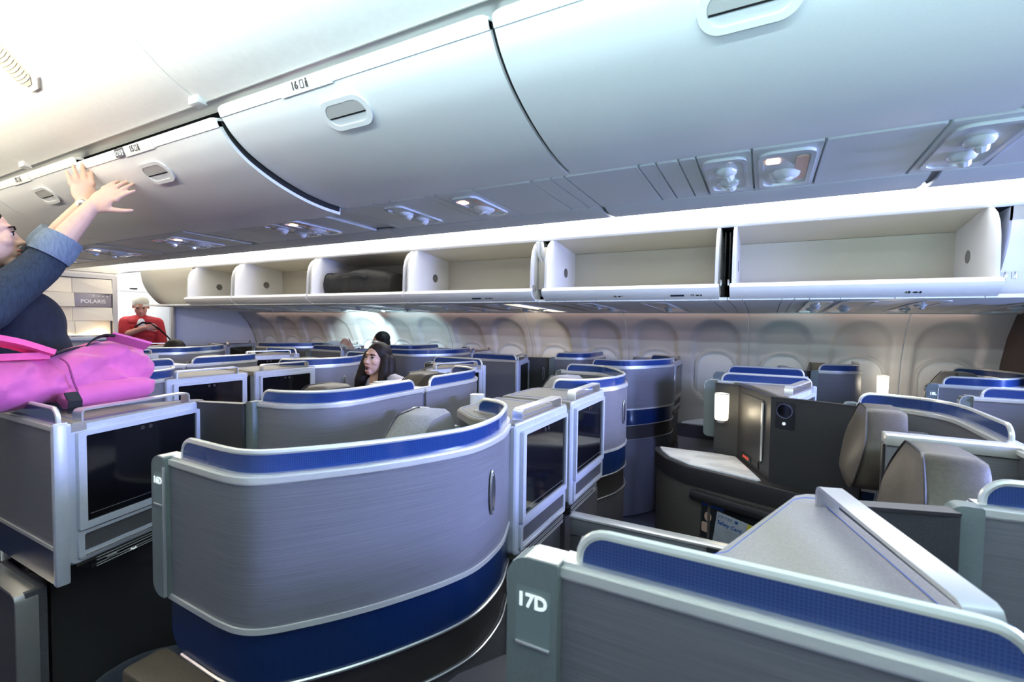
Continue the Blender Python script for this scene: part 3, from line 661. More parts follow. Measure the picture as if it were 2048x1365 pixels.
def monitor(c, a, b, facing, top_poly, deep=.05):
    """a,b = the two front bottom corners in plan (a on the aisle side), facing = +1 aft"""
    a, b = Vector(a), Vector(b); u = (b-a).normalized(); n = Vector((u.y, -u.x)); W_ = (b-a).length
    if n.x*facing < 0: n = -n
    m = frame_mtx((a.x, a.y, 0), (u.x, u.y, 0), (n.x, n.y, 0))
    q = lambda geo: xf(geo, m)
    zt, zb = 1.138, .708
    unit = c.add('monitor_unit', q(prism(rr(0, zb, W_, zt, (.03, .03, .012, .012), 5), -deep, 0, XY, .006)), 'unit', label='pale metallic monitor housing')
    x0, x1 = .052, W_-.040
    c.add('bezel', q(ring(rr(x0-.022, .812, x1+.014, 1.112, .006, 3), rr(x0, .832, x1, 1.099, .004, 3), 0, .014, XY)), 'unit', unit)
    s = c.add('display', q(prism(rr(x0, .832, x1, 1.099, .004, 3), 0, .007, XY)), 'screen', unit, label='dark glossy display')
    c.add('display_rim', q(prism(rr(x0+.012, .852, x1-.012, .8535, .0005, 1), .007, .0076, XY)), 'silver', s)
    for d in (-.014, .014): c.add('camera_eye', q(prism(ell((x0+x1)/2+d, 1.085, .007, .007, 14), .007, .009, XY)), 'edge', s)
    k = c.add('pocket_frame', q(ring(rr(x0-.022, .722, x1+.014, .806, .008, 4), rr(x0-.006, .742, x1-.004, .796, .006, 4), 0, .008, XY)), 'unit', unit)
    c.add('pocket_recess', q(prism(rr(x0-.006, .742, x1-.004, .796, .006, 4), 0, .002, XY)), 'mesh', k, label='shadowed stowage slot')
    c.add('pocket_lip', q(prism(rr(x0-.004, .728, x1-.006, .733, .002, 2), .008, .011, XY)), 'rail', k)
    lb = c.add('notice_label', q(prism(rr(x0+.09, 1.115, x1-.07, 1.131, .002, 2), 0, .0006, XY)), 'unit', unit)
    c.add('notice_print', q(join(*[prism(rr(x0+.095+dx, z, x0+.095+dx+.07, z+.0022, .0004, 1), .0006, .001, XY) for dx in (0, .09) for z in (1.118, 1.125)])), 'cup', lb)
    bz = 1.176; pts = [(.055, zt-.004, -.022), (.055, bz-.010, -.022), (.059, bz-.003, -.022), (.066, bz, -.022)]; pts += [(W_-p[0]+.0, p[1], p[2]) for p in pts[::-1]]
    c.add('grab_rail', q(bar(pts, (0, 0, 1), .036, .006)), 'rail', unit, label='polished grab rail on top')
    ts = c.add('tray_slot', q(join(box(.075, .668, -.30, W_-.012, .706, -.012, .006), box(.075, .690, -.012, W_-.012, .704, -.004, .002), box(.075, .672, -.012, W_-.012, .684, -.004, .002))), 'dark', label='black tray slot under the monitor')
    c.add('tray_rails', q(join(*[box(.085, z, -.004, W_-.02, z+.002, -.001, .0005) for z in (.6745, .682, .6925, .701)])), 'cup', ts)
    c.add('tray_latch', q(box(.115, .683, -.004, .145, .692, .002, .001)), 'silver', ts)
    tp = c.add('console_top', prism(top_poly, 1.114, 1.141, XY, .005), 'top', label='taupe console top'); n_ = len(top_poly); cx = sum(p[0] for p in top_poly)/n_; cy = sum(p[1] for p in top_poly)/n_
    i1 = [(cx+(x-cx)*.83, cy+(y-cy)*.86) for x, y in top_poly]; i2 = [(cx+(x-cx)*.82, cy+(y-cy)*.85) for x, y in top_poly]
    c.add('inlay_line', ring(i1, i2, 1.1405, 1.1418, XY), 'cblue', tp)
    c.add('console_body', prism([(cx+(x-cx)*.97, cy+(y-cy)*.97) for x, y in top_poly], .70, 1.114, XY), 'char')
    return unit
def lamp(c, x, y, z0, z1, r, lit, side):
    l = c.add('lamp_shade', join(tube([(x, y, z0), (x, y, z0+.01), (x, y, (z0+z1)/2), (x, y, z1)], [r*.86, r*.97, r, r], 24)), 'lamp' if lit else 'lampoff', label='frosted cylinder lamp shade')
    c.add('lamp_foot', tube([(x, y, z0-.014), (x, y, z0+.002)], r*.62, 20), 'silver', l)
    c.add('lamp_rim', tube([(x+(r-.001)*math.cos(a), y+(r-.001)*math.sin(a), z1) for a in [k*math.pi/12 for k in range(24)]], .0022, 6, True), 'silver', l)
    return l
def seat(c, cx, cy, ang, hr, w=.46, tilt=.16):
    """cx,cy = centre of the headrest front; ang = facing turn in degrees from forward"""
    R = Matrix.Translation((cx, cy, 0)) @ Matrix.Rotation(math.radians(ang), 4, 'Z')
    def soft(x0, y0, z0, x1, y1, z1, r): return xf(box(x0, y0, z0, x1, y1, z1, r), R)
    def shaped(poly, x0, x1, bulge=.02, slant=0.):
        n = len(poly); ccx = sum(p[0] for p in poly)/n; ccz = sum(p[1] for p in poly)/n; V = []; F = []
        for sx, sc in ((x0, .55), (x0+.003, .82), (x0+bulge*.45, .955), (x0+bulge, 1.0), (x1-.02, 1.0), (x1, .93)):
            for a, b in poly: V.append(R @ Vector((sx+slant*(b-ccz), ccx+(a-ccx)*sc, ccz+(b-ccz)*sc)))
        for k in range(5):
            for i in range(n): j = (i+1) % n; F.append((k*n+i, k*n+j, (k+1)*n+j, (k+1)*n+i))
        F += [tuple(range(n))[::-1], tuple(range(5*n, 6*n))]
        return V, F
    sb = c.add('seat_back', shaped(rr(-w/2, .42, w/2, 1.085, (.03, .03, .12, .12), 6), .08, .18, .02, .16), 'seat', label='navy ribbed cloth backrest')
    for dy in (-w/2+.03, w/2-.03, -w/2+.055, w/2-.055):
        c.add('piping', tube([tuple(R @ Vector((.08+.16*(z-.75)+.004, dy, z))) for z in (.5, .65, .8, .95, 1.03)], .0025, 5), 'stitch', sb)
    hp = [(-.15, .935), (-.09, .90), (.09, .90), (.15, .935), (.182, 1.03), (.165, 1.09), (.085, 1.168), (.05, 1.178), (-.05, 1.178), (-.085, 1.168), (-.165, 1.09), (-.182, 1.03)]
    hp = [tuple(v) for v in resample(spline([(p[0], p[1], 0) for p in hp+[hp[0]]], 4), .02)][:-1]; hp = [(p[0], p[1]) for p in hp]
    h = c.add('headrest', shaped(hp, -.02, .105, .026, .16), hr, label='padded winged headrest')
    c.add('headrest_seam', tube([tuple(R @ Vector((-.006+.16*(b-1.04), a*.995, 1.04+(b-1.04)*.995))) for a, b in hp], .0028, 5, True), 'edge', h)
    c.add('seat_cushion', soft(-.42, -w/2, .36, .14, w/2, .47, .045), 'seat'); c.add('seat_base', soft(-.38, -w/2+.03, .06, .12, w/2-.03, .36, .02), 'dark')
    c.add('leg_rest', soft(-.50, -w/2+.02, .24, -.43, w/2-.02, .46, .03), 'leather')
    return sb
# ---- plan curves measured for rows 16 (aisle-side seat) and 15/17 (inner seat)
PA = spline([(-1.19, .57), (-1.053, .566), (-.985, .565), (-.93, .571), (-.885, .594), (-.838, .645), (-.779, .723), (-.722, .817), (-.667, .933), (-.642, 1.03), (-.650, 1.157), (-.684, 1.26), (-.73, 1.36), (-.80, 1.42), (-.90, 1.445)], 6)
PB = spline([(.345, 1.125), (.44, 1.137), (.52, 1.168), (.585, 1.22), (.625, 1.30), (.638, 1.40), (.638, 1.60), (.638, 1.752)], 6)
XA, XBm = -1.87, -.68
def suite_A(root, sg):
    """aisle-side seat with the wrap-around shell (row 16)"""
    c = Ctx(root, XA, YD, sg); LA = plen(PA)
    pn = c.add('shell_panel', ribbon(PA, .828, ZT-.019, .032), 'brushed', label='brushed grey wrap-around shell panel')
    trim_rail(c, PA, 0, LA); screen_with_frame(c, PA, .035, LA-.01)
    c.add('lower_trim', ribbon(PA, .816, .828, .038, off=-.004), 'champ'); c.add('lower_band', ribbon(PA, .700, .816, .030, s1=LA-.12, off=.003, rb0=.05), 'bluelow', label='dark blue lower band')
    c.add('band_edge', tube([(p[0], p[1]-.001, .700) for p in sub(PA, .05, LA-.14)[0]], .004, 6), 'silver')
    c.add('base_band', ribbon(PA, .592, .700, .028, s0=.16, s1=LA-.12, off=.010), 'edge'); c.add('base_wall', ribbon(PA, .012, .592, .026, s0=.18, s1=LA-.12, off=.006), 'mesh', label='speckled grey base')
    c.add('base_seam', tube([(p[0], p[1], .593) for p in sub(PA, .2, LA-.14)[0]], .003, 6), 'silver')
    pl = rounded_plate(c, 'pillar', -1.234, -1.182, .822, ZT+.001, .556, .040, 'pillar', (.032, .004, .004, .026))
    c.add('placard', prism(rr(-1.224, 1.036, -1.189, 1.110, .003, 3), 0, -.0016, lambda a, b, q: (a, .5575+q, b)), 'placard', pl)
    c.add('placard_foot', box(-1.224, .5535, 1.034, -1.189, .5565, 1.0375, .0005), 'rail', pl); c.add('pillar_cap', bar([(-1.2335, .577, 1.10), (-1.2335, .577, 1.122), (-1.225, .577, 1.139), (-1.208, .577, ZT+.0015), (-1.184, .577, ZT+.0015)], (0, 1, 0), .040, .003), 'champ', pl)
    c.add('pillar_edge', box(-1.1845, .554, .826, -1.1815, .560, ZT-.02, .001), 'rail', pl)
    badge(c, (-.6385, 1.09, 1.00), (-.10, .99, 0), (.99, .10, 0))
    # monitor facing this seat, carried on the console of the row ahead
    monitor(c, (-1.81, .592), (-1.937, 1.052), 1, [(-2.20, .604), (-2.105, .70), (-1.99, 1.032), (-1.97, 1.054), (-1.945, 1.062), (-1.815, .612)])
    badge(c, (-1.80, 1.0925, .99), (.97, .24, 0), (.24, -.97, 0))
    # footwell and console inside
    c.add('footwell', join(box(-2.05, .62, .03, -2.02, 1.02, .66, .0), box(-2.02, 1.03, .03, -1.70, 1.06, .66, .0)), 'char'); c.add('foot_cushion', xf(ico((-1.86, .82, .16), 1, 3, (.20, .20, .08)), Matrix.Identity(4)), 'seat', label='dark ribbed foot cushion')
    c.add('side_console', prism([(-1.36, 1.16), (-1.36, 1.735), (-.98, 1.735), (-.92, 1.47), (-1.02, 1.30)], .62, .80, XY, .006), 'edge'); c.add('console_wall', prism([(-1.35, 1.17), (-1.35, 1.73), (-.99, 1.73), (-.93, 1.47), (-1.03, 1.31)], .02, .62, XY), 'taupe')
    c.add('side_table', prism([(-1.34, 1.19), (-1.34, 1.60), (-1.08, 1.60), (-1.03, 1.48), (-1.08, 1.34)], .80, .808, XY, .003), 'marble', label='pale marbled side table')
    lamp(c, -1.255, 1.545, .955, 1.098, .036, False, 1)
    seat(c, -1.0, 1.15, 13, 'greyfab', .36)
    c.add('armrest', box(-1.53, .605, .43, -1.2, .72, .50, .018), 'leather', label='padded taupe armrest'); c.add('armrest_base', box(-1.50, .62, .02, -1.22, .71, .43, .01), 'mesh')
    return c
def suite_B(root, sg, divider, detail, lit=True):
    """inner seat reached past a side console (row 17)"""
    c = Ctx(root, XBm, YD, sg)
    st = [(-.228, .57), (.0, .57), (.232, .57)]
    c.add('shell_panel', ribbon(st, .782, ZT-.019, .032), 'brushed', label='straight brushed grey aisle panel')
    trim_rail(c, st, 0, .46); screen_with_frame(c, st, .022, .452)
    c.add('lower_trim', ribbon(st, .771, .782, .038, off=-.004), 'champ'); c.add('lower_band', ribbon(st, .662, .771, .030, off=.003), 'bluelow', label='dark blue lower band')
    c.add('end_cap', box(.226, .566, .664, .250, .60, ZT, .006), 'unit', label='pale vertical end cap')
    bw = c.add('base_wall', ribbon([(-.26, .545), (.0, .545), (.085, .545)], .03, .612, .05), 'mesh', label='speckled grey base'); c.add('base_edge', bar([(-.26, .548, .612), (.05, .548, .612), (.075, .548, .606), (.085, .548, .590), (.085, .548, .03)], (0, 1, 0), .052, .008), 'silver', bw)
    pl = rounded_plate(c, 'pillar', -.300, -.226, .815, ZT+.001, .556, .040, 'pillar', (.026, .004, .004, .030))
    c.add('placard', prism(rr(-.286, 1.030, -.236, 1.108, .003, 3), 0, -.0016, lambda a, b, q: (a, .5575+q, b)), 'placard', pl); c.add('placard_foot', box(-.286, .5535, 1.027, -.236, .5565, 1.031, .0005), 'rail', pl); c.add('pillar_cap', bar([(-.2995, .577, 1.09), (-.2995, .577, 1.118), (-.291, .577, 1.136), (-.270, .577, ZT+.0015), (-.226, .577, ZT+.0015)], (0, 1, 0), .040, .003), 'champ', pl)
    c.add('pillar_foot', box(-.235, .575, .62, -.226, .60, .815, .002), 'champ', pl)
    # inner console wall: three flat faces
    CW = [(-.235, .672), (-.115, .700), (.035, 1.075), (.36, 1.185)] if not divider else [(-.235, .672), (-.050, .708), (.064, 1.036), (.302, 1.116)]
    cw = c.add('console_wall', ribbon(CW, .55, 1.131, .03, off=-.03), 'char', label='charcoal inner console wall'); c.add('wall_cap', ribbon(CW, 1.131, 1.1375, .034, off=-.032), 'edge', cw)
    # lower console with marble table top
    MP = [(-.519, .715), (-.500, .775), (-.433, .892), (-.317, .992), (-.15, 1.048), (-.009, 1.098), (.004, 1.085), (-.118, .722), (-.20, .705)]
    def grow(P, d):
        cx = sum(p[0] for p in P)/len(P); cy = sum(p[1] for p in P)/len(P); return [(x+(x-cx)/math.hypot(x-cx, y-cy)*d, y+(y-cy)/math.hypot(x-cx, y-cy)*d) for x, y in P]
    BD = [(-.548, .70), (-.535, .775), (-.455, .915), (-.33, 1.022), (-.02, 1.128), (.36, 1.262), (.36, 1.16), (.04, 1.05), (-.11, .69), (-.23, .66)]
    bd = c.add('console_band', prism(BD, .652, .742, XY, .005), 'edge', label='dark band under the table top'); c.add('table_top', prism(MP, .742, .750, XY, .004), 'edge' if divider else 'marble', bd)
    BW = grow(BD, -.012); bw2 = c.add('console_base', prism(BW, .015, .652, XY), 'taupe', label='taupe console base')
    if detail:
        lamp(c, -.195, .735, .945, 1.088, .036, lit, 1)
        e = (Vector(CW[2])-Vector(CW[1])).normalized()
        P0 = Vector(CW[1]); m = frame_mtx((P0.x-.0, P0.y, 0), (e.x, e.y, 0), (-e.y, e.x, 0)); q = lambda g: xf(g, m)
        dr = c.add('locker_door', q(prism(rr(.055, .80, .325, 1.105, .004, 3), 0, .004, XY, .002)), 'char', cw); c.add('door_pull', q(box(.315, .815, .002, .335, 1.095, .007, .002)), 'champ', dr)
        c.add('remote_well', q(prism(rr(.08, .762, .20, .796, .012, 4), 0, .004, XY)), 'dark', cw); c.add('remote_digits', q(join(*[prism(rr(.10+.016*k, .772, .108+.016*k, .786, .002, 2), .004, .0046, XY) for k in range(5)])), 'ledr', cw)
        c.add('socket_panel', q(prism(rr(.21, .765, .29, .80, .006, 3), 0, .004, XY)), 'dark', cw)
        e2 = (Vector(CW[3])-Vector(CW[2])).normalized(); m2 = frame_mtx((CW[2][0], CW[2][1], 0), (e2.x, e2.y, 0), (-e2.y, e2.x, 0)); q2 = lambda g: xf(g, m2)
        rl = c.add('reading_light_plate', q2(prism(rr(.022, .998, .098, 1.118, .008, 4), 0, .005, XY)), 'dark', cw)
        c.add('reading_light_ring', q2(ring(ell(.060, 1.080, .034, .034, 28), ell(.060, 1.080, .029, .029, 28), .004, .014, XY)), 'mirror', rl); c.add('reading_light_dish', q2(prism(ell(.060, 1.080, .029, .029, 28), .004, .008, XY)), 'screen', rl)
        c.add('reading_light_dot', q2(prism(ell(.058, 1.022, .007, .007, 14), .005, .009, XY)), 'textw', rl)
        # literature pocket on the face turned to the seat
        f0, f1 = Vector((-.33, 1.01)), Vector((.34, 1.245)); e3 = (f1-f0).normalized(); m3 = frame_mtx((f0.x, f0.y, 0), (e3.x, e3.y, 0), (-e3.y, e3.x, 0)); q3 = lambda g: xf(g, m3)
        hb = c.add('arm_bolster', q3(box(.03, .588, -.01, .62, .638, .045, .02)), 'edge', bw2, label='dark bronze rounded bolster'); c.add('bolster_button', q3(box(.16, .594, .043, .215, .612, .0475, .002)), 'dark', hb)
        pk = c.add('literature_pocket', q3(prism(rr(.125, .375, .43, .585, .018, 4), -.012, .003, XY)), 'dark', bw2); c.add('pocket_rim', q3(ring(rr(.118, .365, .44, .590, .020, 4), rr(.130, .385, .425, .582, .015, 4), 0, .010, XY)), 'taupe', pk)
    # far side of the console wall, seen from the seat behind
    # back shell around the seat
    LB = plen(PB)
    c.add('back_shell', ribbon(PB, .80, ZT-.019, .032), 'brushed', label='brushed grey curved back shell'); trim_rail(c, PB, 0, LB); screen_with_frame(c, PB, .012, LB-.045)
    c.add('back_lower_trim', ribbon(PB, .786, .80, .040, off=-.006), 'champ'); c.add('back_band', ribbon(PB, .675, .786, .030, off=.003), 'bluelow'); c.add('back_base', ribbon(PB, .012, .675, .028, off=.006), 'mesh')
    rounded_plate(c, 'back_pillar', .300, .348, .72, ZT+.001, 1.104, .038, 'pillar', (.02, .004, .004, .022))
    # monitor facing this seat
    monitor(c, (-.68, 1.304), (-.68, 1.742), 1, [(-1.0, 1.748), (-1.0, 1.46), (-.985, 1.42), (-.95, 1.39), (-.87, 1.325), (-.84, 1.31), (-.685, 1.306), (-.685, 1.748)])
    if divider:
        dv = c.add('divider_rail', box(-.66, 1.735, .623, .32, 1.782, .690, .006), 'brushed', label='lowered centre divider'); c.add('divider_cap', box(-.66, 1.732, .690, .32, 1.785, .701, .003), 'champ', dv); c.add('divider_wall', box(-.66, 1.742, .05, .33, 1.775, .623, .003), 'mesh', dv)
        c.add('divider_switch', box(-.155, 1.728, .668, -.06, 1.737, .695, .003), 'dark', dv); c.add('switch_marks', box(-.125, 1.7268, .677, -.09, 1.7285, .682, .0004), 'textw', dv)
        d2 = c.add('raised_divider', box(.325, 1.732, .05, .625, 1.782, ZT-.03, .004), 'brushed', label='raised centre divider'); c.add('raised_cap', box(.322, 1.724, ZT-.03, .628, 1.79, ZT+.002, .004), 'champ', d2); c.add('edge_bar', box(.318, 1.745, .72, .327, 1.77, ZT-.03, .002), 'edge', d2)
    c.add('monitor_wall', box(-.74, 1.31, .03, -.70, 1.742, .66, .004), 'mesh'); c.add('foot_cushion', box(-.70, 1.32, .28, -.42, 1.70, .38, .03), 'seat')
    seat(c, .305, 1.435, 0, 'leather', .40)
    return c
DATA = {}
XROW = {18: T, 16: 0, 14: -T, 11: -2*T}; XROWB = {17: 0, 15: -T, 12: -2*T}
YG = 2*CY-YD; YL = YD+2.9
where = {18: 'last row by the brown partition', 17: 'row of the white marble console', 16: 'row of the 16D placard', 15: 'row where the girl sits', 14: 'fourth row from the bulkhead', 12: 'third row from the bulkhead', 11: 'first row behind the faceted bulkhead'}
lab = {(16, 'D'): 'big grey wrap-around suite shell with the 16D placard, front centre', (17, 'D'): 'grey suite with the 17D placard in the bottom right foreground', (18, 'D'): 'suite whose taupe console top and polished rail fill the lower right corner',
       (15, 'D'): 'suite under the pink backpack, left edge', (17, 'G'): 'suite with lit lamp, white marble table and safety card pocket', (16, 'G'): 'curved suite shell with oval badge between the twin monitors and the far aisle', (18, 'G'): 'suite with short blue screen at the right edge, in front of the 18L one',
       (18, 'L'): 'window suite with the 18L placard', (17, 'L'): 'window suite directly behind the lit lamp and its dark console', (16, 'L'): 'window suite with tall rounded shell and cyan edge highlight',
       (15, 'G'): 'suite where the girl in lilac sits, right one of the far monitor pair'}
roots = {}
def place(kind, col, rows, builder, ref):
    yy = {'D': YD, 'G': YG, 'L': YL}[col]; first = None
    for r in rows:
        X = (XA+XROW[r]) if kind == 'A' else (XBm+XROWB[r])
        L_ = lab.get((r, col)) or 'grey business suite, %s, %s' % ({'D': 'near centre column', 'G': 'far centre column', 'L': 'window column'}[col], where[r])
        if first is None:
            first = empty('suite', (X, yy, 0), L_, 'suite', 'business class suites'); builder(first); o = first
        else:
            o = copy_tree(first, (X, yy, 0)); o['label'] = L_
        roots[(r, col)] = o
for col, sg in (('D', 1), ('G', -1), ('L', 1)):
    place('A', col, (16, 18, 14, 11), lambda r: suite_A(r, sg), XA)
    place('B', col, (17, 15, 12), lambda r: suite_B(r, sg, col == 'D', True, col != 'D'), XBm)
# lettering on the placards that can be read
def placard_text(row, col, body, x, z, size, y=.5545):
    X0 = XA if (row, col)[0] in XROW else XBm
    text_obj('placard_lettering', body, size, frame_mtx((x-X0, y-YD, z), (1, 0, 0), (0, -1, 0)), 'textw', roots[(row, col)], bold=.0008)
placard_text(16, 'D', '16D', -1.2045, 1.091, .0205)
placard_text(17, 'D', '17D', -.262, 1.089, .0255)
placard_text(18, 'L', '18L', -1.2045, 1.091, .0205)
_a, _b = Vector((-1.81, .592)), Vector((-1.937, 1.052)); _u = (_b-_a).normalized(); _n = Vector((_u.y, -_u.x))
text_obj('push_lettering', 'Push', .011, frame_mtx((_a.x+_u.x*.20+_n.x*-.0005-XA, _a.y+_u.y*.20+_n.y*-.0005-YD, .6785), (_u.x, _u.y, 0), (_n.x, _n.y, 0)), 'textw', roots[(16, 'D')])
# lit lamps: real light inside the shades that glow
for (r, col) in ((18, 'L'),):
    for ch in roots[(r, col)].children:
        if ch.name.split('.')[0] == 'lamp_shade':
            ch.data = ch.data.copy(); ch.data.materials[0] = M['lamp']
point('lamp_glow_far_console', (-.13, 2*CY-.83, 1.01), .55, (1, .85, .6), .03); point('lamp_glow_window_seat', (T-1.20, 2.9+1.47, 1.03), 1.0, (1, .9, .7), .03)
# small card, magazine, pocket contents
t = empty('safety_card', (-.12, 2.45, .42), 'grey and yellow folded safety card leaning in the console pocket', 'card')
f0, f1 = Vector((-.33, 1.01)), Vector((.34, 1.245)); e3 = (f1-f0).normalized(); rot = math.radians(-7)
mc = frame_mtx((f0.x, 2*CY-f0.y, 0), (e3.x, -e3.y, 0), (-e3.y, -e3.x, 0)) @ Matrix.Translation((.232, .474, .012)) @ Matrix.Rotation(rot, 4, 'Z')
mc = Matrix.Translation((.12, -2.45, -.42)) @ mc
link('card_body', mkmesh('card_body', *xf(prism(rr(-.075, -.095, .105, .080, .003, 2), 0, .002, XY), mc), M['cardgrey']), t); link('yellow_tab', mkmesh('yellow_tab', *xf(prism(rr(.068, -.095, .105, .080, .002, 2), .002, .0026, XY), mc), M['yellow']), t)
text_obj('card_title', 'Safety Card', .024, mc @ Matrix.Translation((-.066, .030, .003)), 'cblue', t, 'LEFT', bold=.0005); text_obj('card_brand', 'U N I T E D', .013, mc @ Matrix.Translation((-.066, .062, .003)), 'cblue', t, 'LEFT')
link('card_emblem', mkmesh('card_emblem', *xf(prism(rr(.012, .056, .026, .069, .001, 1), .002, .0028, XY), mc), M['cblue']), t)
t = empty('magazine', (-.2, 2.45, .42), 'dark magazine with blue header behind the safety card', 'magazine'); mm = Matrix.Translation((.08, 0, 0)) @ mc @ Matrix.Translation((-.10, .012, -.008)) @ Matrix.Rotation(math.radians(6), 4, 'Z')
link('cover', mkmesh('cover', *xf(prism(rr(-.05, -.09, .06, .10, .001, 1), 0, .003, XY), mm), M['duffel']), t); link('header', mkmesh('header', *xf(prism(rr(-.05, .07, .06, .10, .001, 1), .003, .0035, XY), mm), M['cblue']), t)
link('cover_figure', mkmesh('cover_figure', *xf(join(prism(ell(-.015, .02, .018, .024, 14), .003, .0034, XY), prism(rr(-.045, -.06, -.005, -.01, .008, 3), .003, .0034, XY)), mm), M['skin2']), t)

# ================================================================== PEOPLE
def hmtx(pos, face, up=(0, 0, 1), k=1., roll=0.):
    f = Vector(face).normalized(); u = Vector(up); u = (u-f*u.dot(f)).normalized(); r = f.cross(u)
    if roll: R = Matrix.Rotation(roll, 3, f); u = R @ u; r = R @ r
    return Matrix(((r.x*k, f.x*k, u.x*k, pos[0]), (r.y*k, f.y*k, u.y*k, pos[1]), (r.z*k, f.z*k, u.z*k, pos[2]), (0, 0, 0, 1)))
def head_solids(m, mouth_open=0., old=0.):
    g = [ico((0, -.012, .035), 1, 3, (.074, .094, .086)), ico((0, .022, -.030), 1, 3, (.061, .070, .082)), ico((0, .056, -.096), 1, 2, (.029, .027, .022)), limb([(0, .083, .020), (0, .096, -.010), (0, .105, -.026)], [.0075, .0095, .0125], 10),
         ico((.011, .093, -.030), .0085), ico((-.011, .093, -.030), .0085), limb([(-.040, .070, .034), (0, .083, .034), (.040, .070, .034)], [.010, .011, .010], 8)]
    for s in (-1, 1):
        g += [ico((.036*s, .058, -.022), .026, 2), ico((.075*s, -.008, -.006), 1, 2, (.010, .020, .032)), ico((.031*s, .070, .006), .017, 2)]
    g += [limb([(-.021, .080, -.060), (0, .090, -.057), (.021, .080, -.060)], [.006, .0075, .006], 8), limb([(-.018, .078, -.073-.012*mouth_open), (0, .087, -.074-.014*mouth_open), (.018, .078, -.073-.012*mouth_open)], [.006, .008, .006], 8)]
    g += [limb([(0, -.012, -.06), (0, -.025, -.115), (0, -.04, -.175)], [.050, .049, .056], 14)]
    return xf(join(*g), m)
def face_parts(root, m, browmat, mouth_open=0., gaze=(0, 0), k=1):
    def add(name, geo, mt, par=None): return link(name, mkmesh(name, *xf(geo, m), M[mt], smooth=60), par or root)
    for s in (-1, 1):
        e = add('eye', ico((.031*s, .0758, .006), .0118, 2), 'eyew'); add('iris', ico((.031*s+gaze[0]*.004, .0822, .006+gaze[1]*.004), .0078, 2), 'iris', e)
        add('eyelid', limb([(.017*s, .0865, .012), (.031*s, .0905, .0165), (.047*s, .083, .011)], [.0022, .003, .0022], 6), 'iris', e)
        add('eyebrow', limb([(.014*s, .0935, .028), (.030*s, .093, .034), (.050*s, .080, .029)], [.003, .0038, .0025], 6), browmat)
    if mouth_open:
        add('open_mouth', ico((0, .089, -.0665-.006*mouth_open), 1, 2, (.0135, .006, .005+.007*mouth_open)), 'mouth')
    add('lips', limb([(-.020, .0845, -.060), (-.006, .0955, -.056), (.006, .0955, -.056), (.020, .0845, -.060)], [.003, .0042, .0042, .003], 6), 'lip'); add('lower_lip', limb([(-.017, .083, -.072-.013*mouth_open), (0, .093, -.0755-.015*mouth_open), (.017, .083, -.072-.013*mouth_open)], [.003, .0052, .003], 6), 'lip')
def hand_solids(m, side=1, curl=(.25, .3, .35, .4), spread=.10, thumb=.55, k=1.):
    """palm along +y, thumb towards +x*side, back of the hand +z"""
    g = [ico((0, .045, 0), 1, 2, (.040, .056, .015)), ico((0, .015, 0), 1, 2, (.030, .035, .018)), ico((.022*side, .03, -.006), 1, 2, (.020, .034, .014)), limb([(.030*side, .085, 0), (-.032*side, .078, 0)], [.0125, .0105], 8)]
    L = (.072, .080, .075, .058); xs = (.029, .010, -.011, -.030); ys = (.088, .093, .089, .080)
    for i in range(4):
        a = -spread*(i-1.2)*side; d = Vector((math.sin(a)*1, math.cos(a), 0)); p = Vector((xs[i]*side, ys[i], 0)); pts = [p]; ang = 0
        for f, q in ((.45, .6), (.30, 1.), (.25, .8)):
            ang += curl[i]*q; p = p+(d*math.cos(ang)+Vector((0, 0, -1))*math.sin(ang))*L[i]*f; pts.append(p)
        g.append(limb(pts, [.0092, .0086, .0080, .0066], 8))
    t0 = Vector((.026*side, .022, -.006)); d = Vector((math.sin(thumb)*side, math.cos(thumb), -.25)).normalized()
    d2 = Vector((math.sin(thumb*.6)*side, math.cos(thumb*.6), -.3)).normalized(); p1 = t0+d*.040; p2 = p1+d*.030; p3 = p2+d2*.026
    g.append(limb([t0, p1, p2, p3], [.0145, .0115, .0100, .0078], 8))
    return xf(join(*g), m)
def wrist_mtx(w, tip, backn, k=1.):
    y = (Vector(tip)-Vector(w)).normalized(); z = Vector(backn); z = (z-y*z.dot(y)).normalized(); x = y.cross(z)
    return Matrix(((x.x*k, y.x*k, z.x*k, w[0]), (x.y*k, y.y*k, z.y*k, w[1]), (x.z*k, y.z*k, z.z*k, w[2]), (0, 0, 0, 1)))
def local(root): return Matrix.Translation(-root.location)
def torso_solids(pel, chest, shl, shr, wr=(.15, .10), neck=None):
    """pelvis, chest, shoulders -> stacked flat ellipsoids"""
    pel, chest, shl, shr = map(Vector, (pel, chest, shl, shr)); ax = (shr-shl).normalized(); up = (chest-pel).normalized(); fw = up.cross(ax).normalized(); ax = fw.cross(up)*-1
    R = Matrix((ax, fw, up)).transposed(); g = []
    for t in range(9):
        q = t/8; p = pel.lerp(chest+up*.10, q); w = wr[0]*(1.0-.16*math.sin(q*math.pi))*(1.08 if q > .6 else 1); g.append(ico(p, 1, 2, (w, wr[1]*(1+.12*math.sin(q*3)), .085), R))
    sr = wr[0]*.42; g.append(limb([shl, (shl+shr)/2+up*.02, shr], [sr, sr*1.22, sr], 12))
    return join(*g)
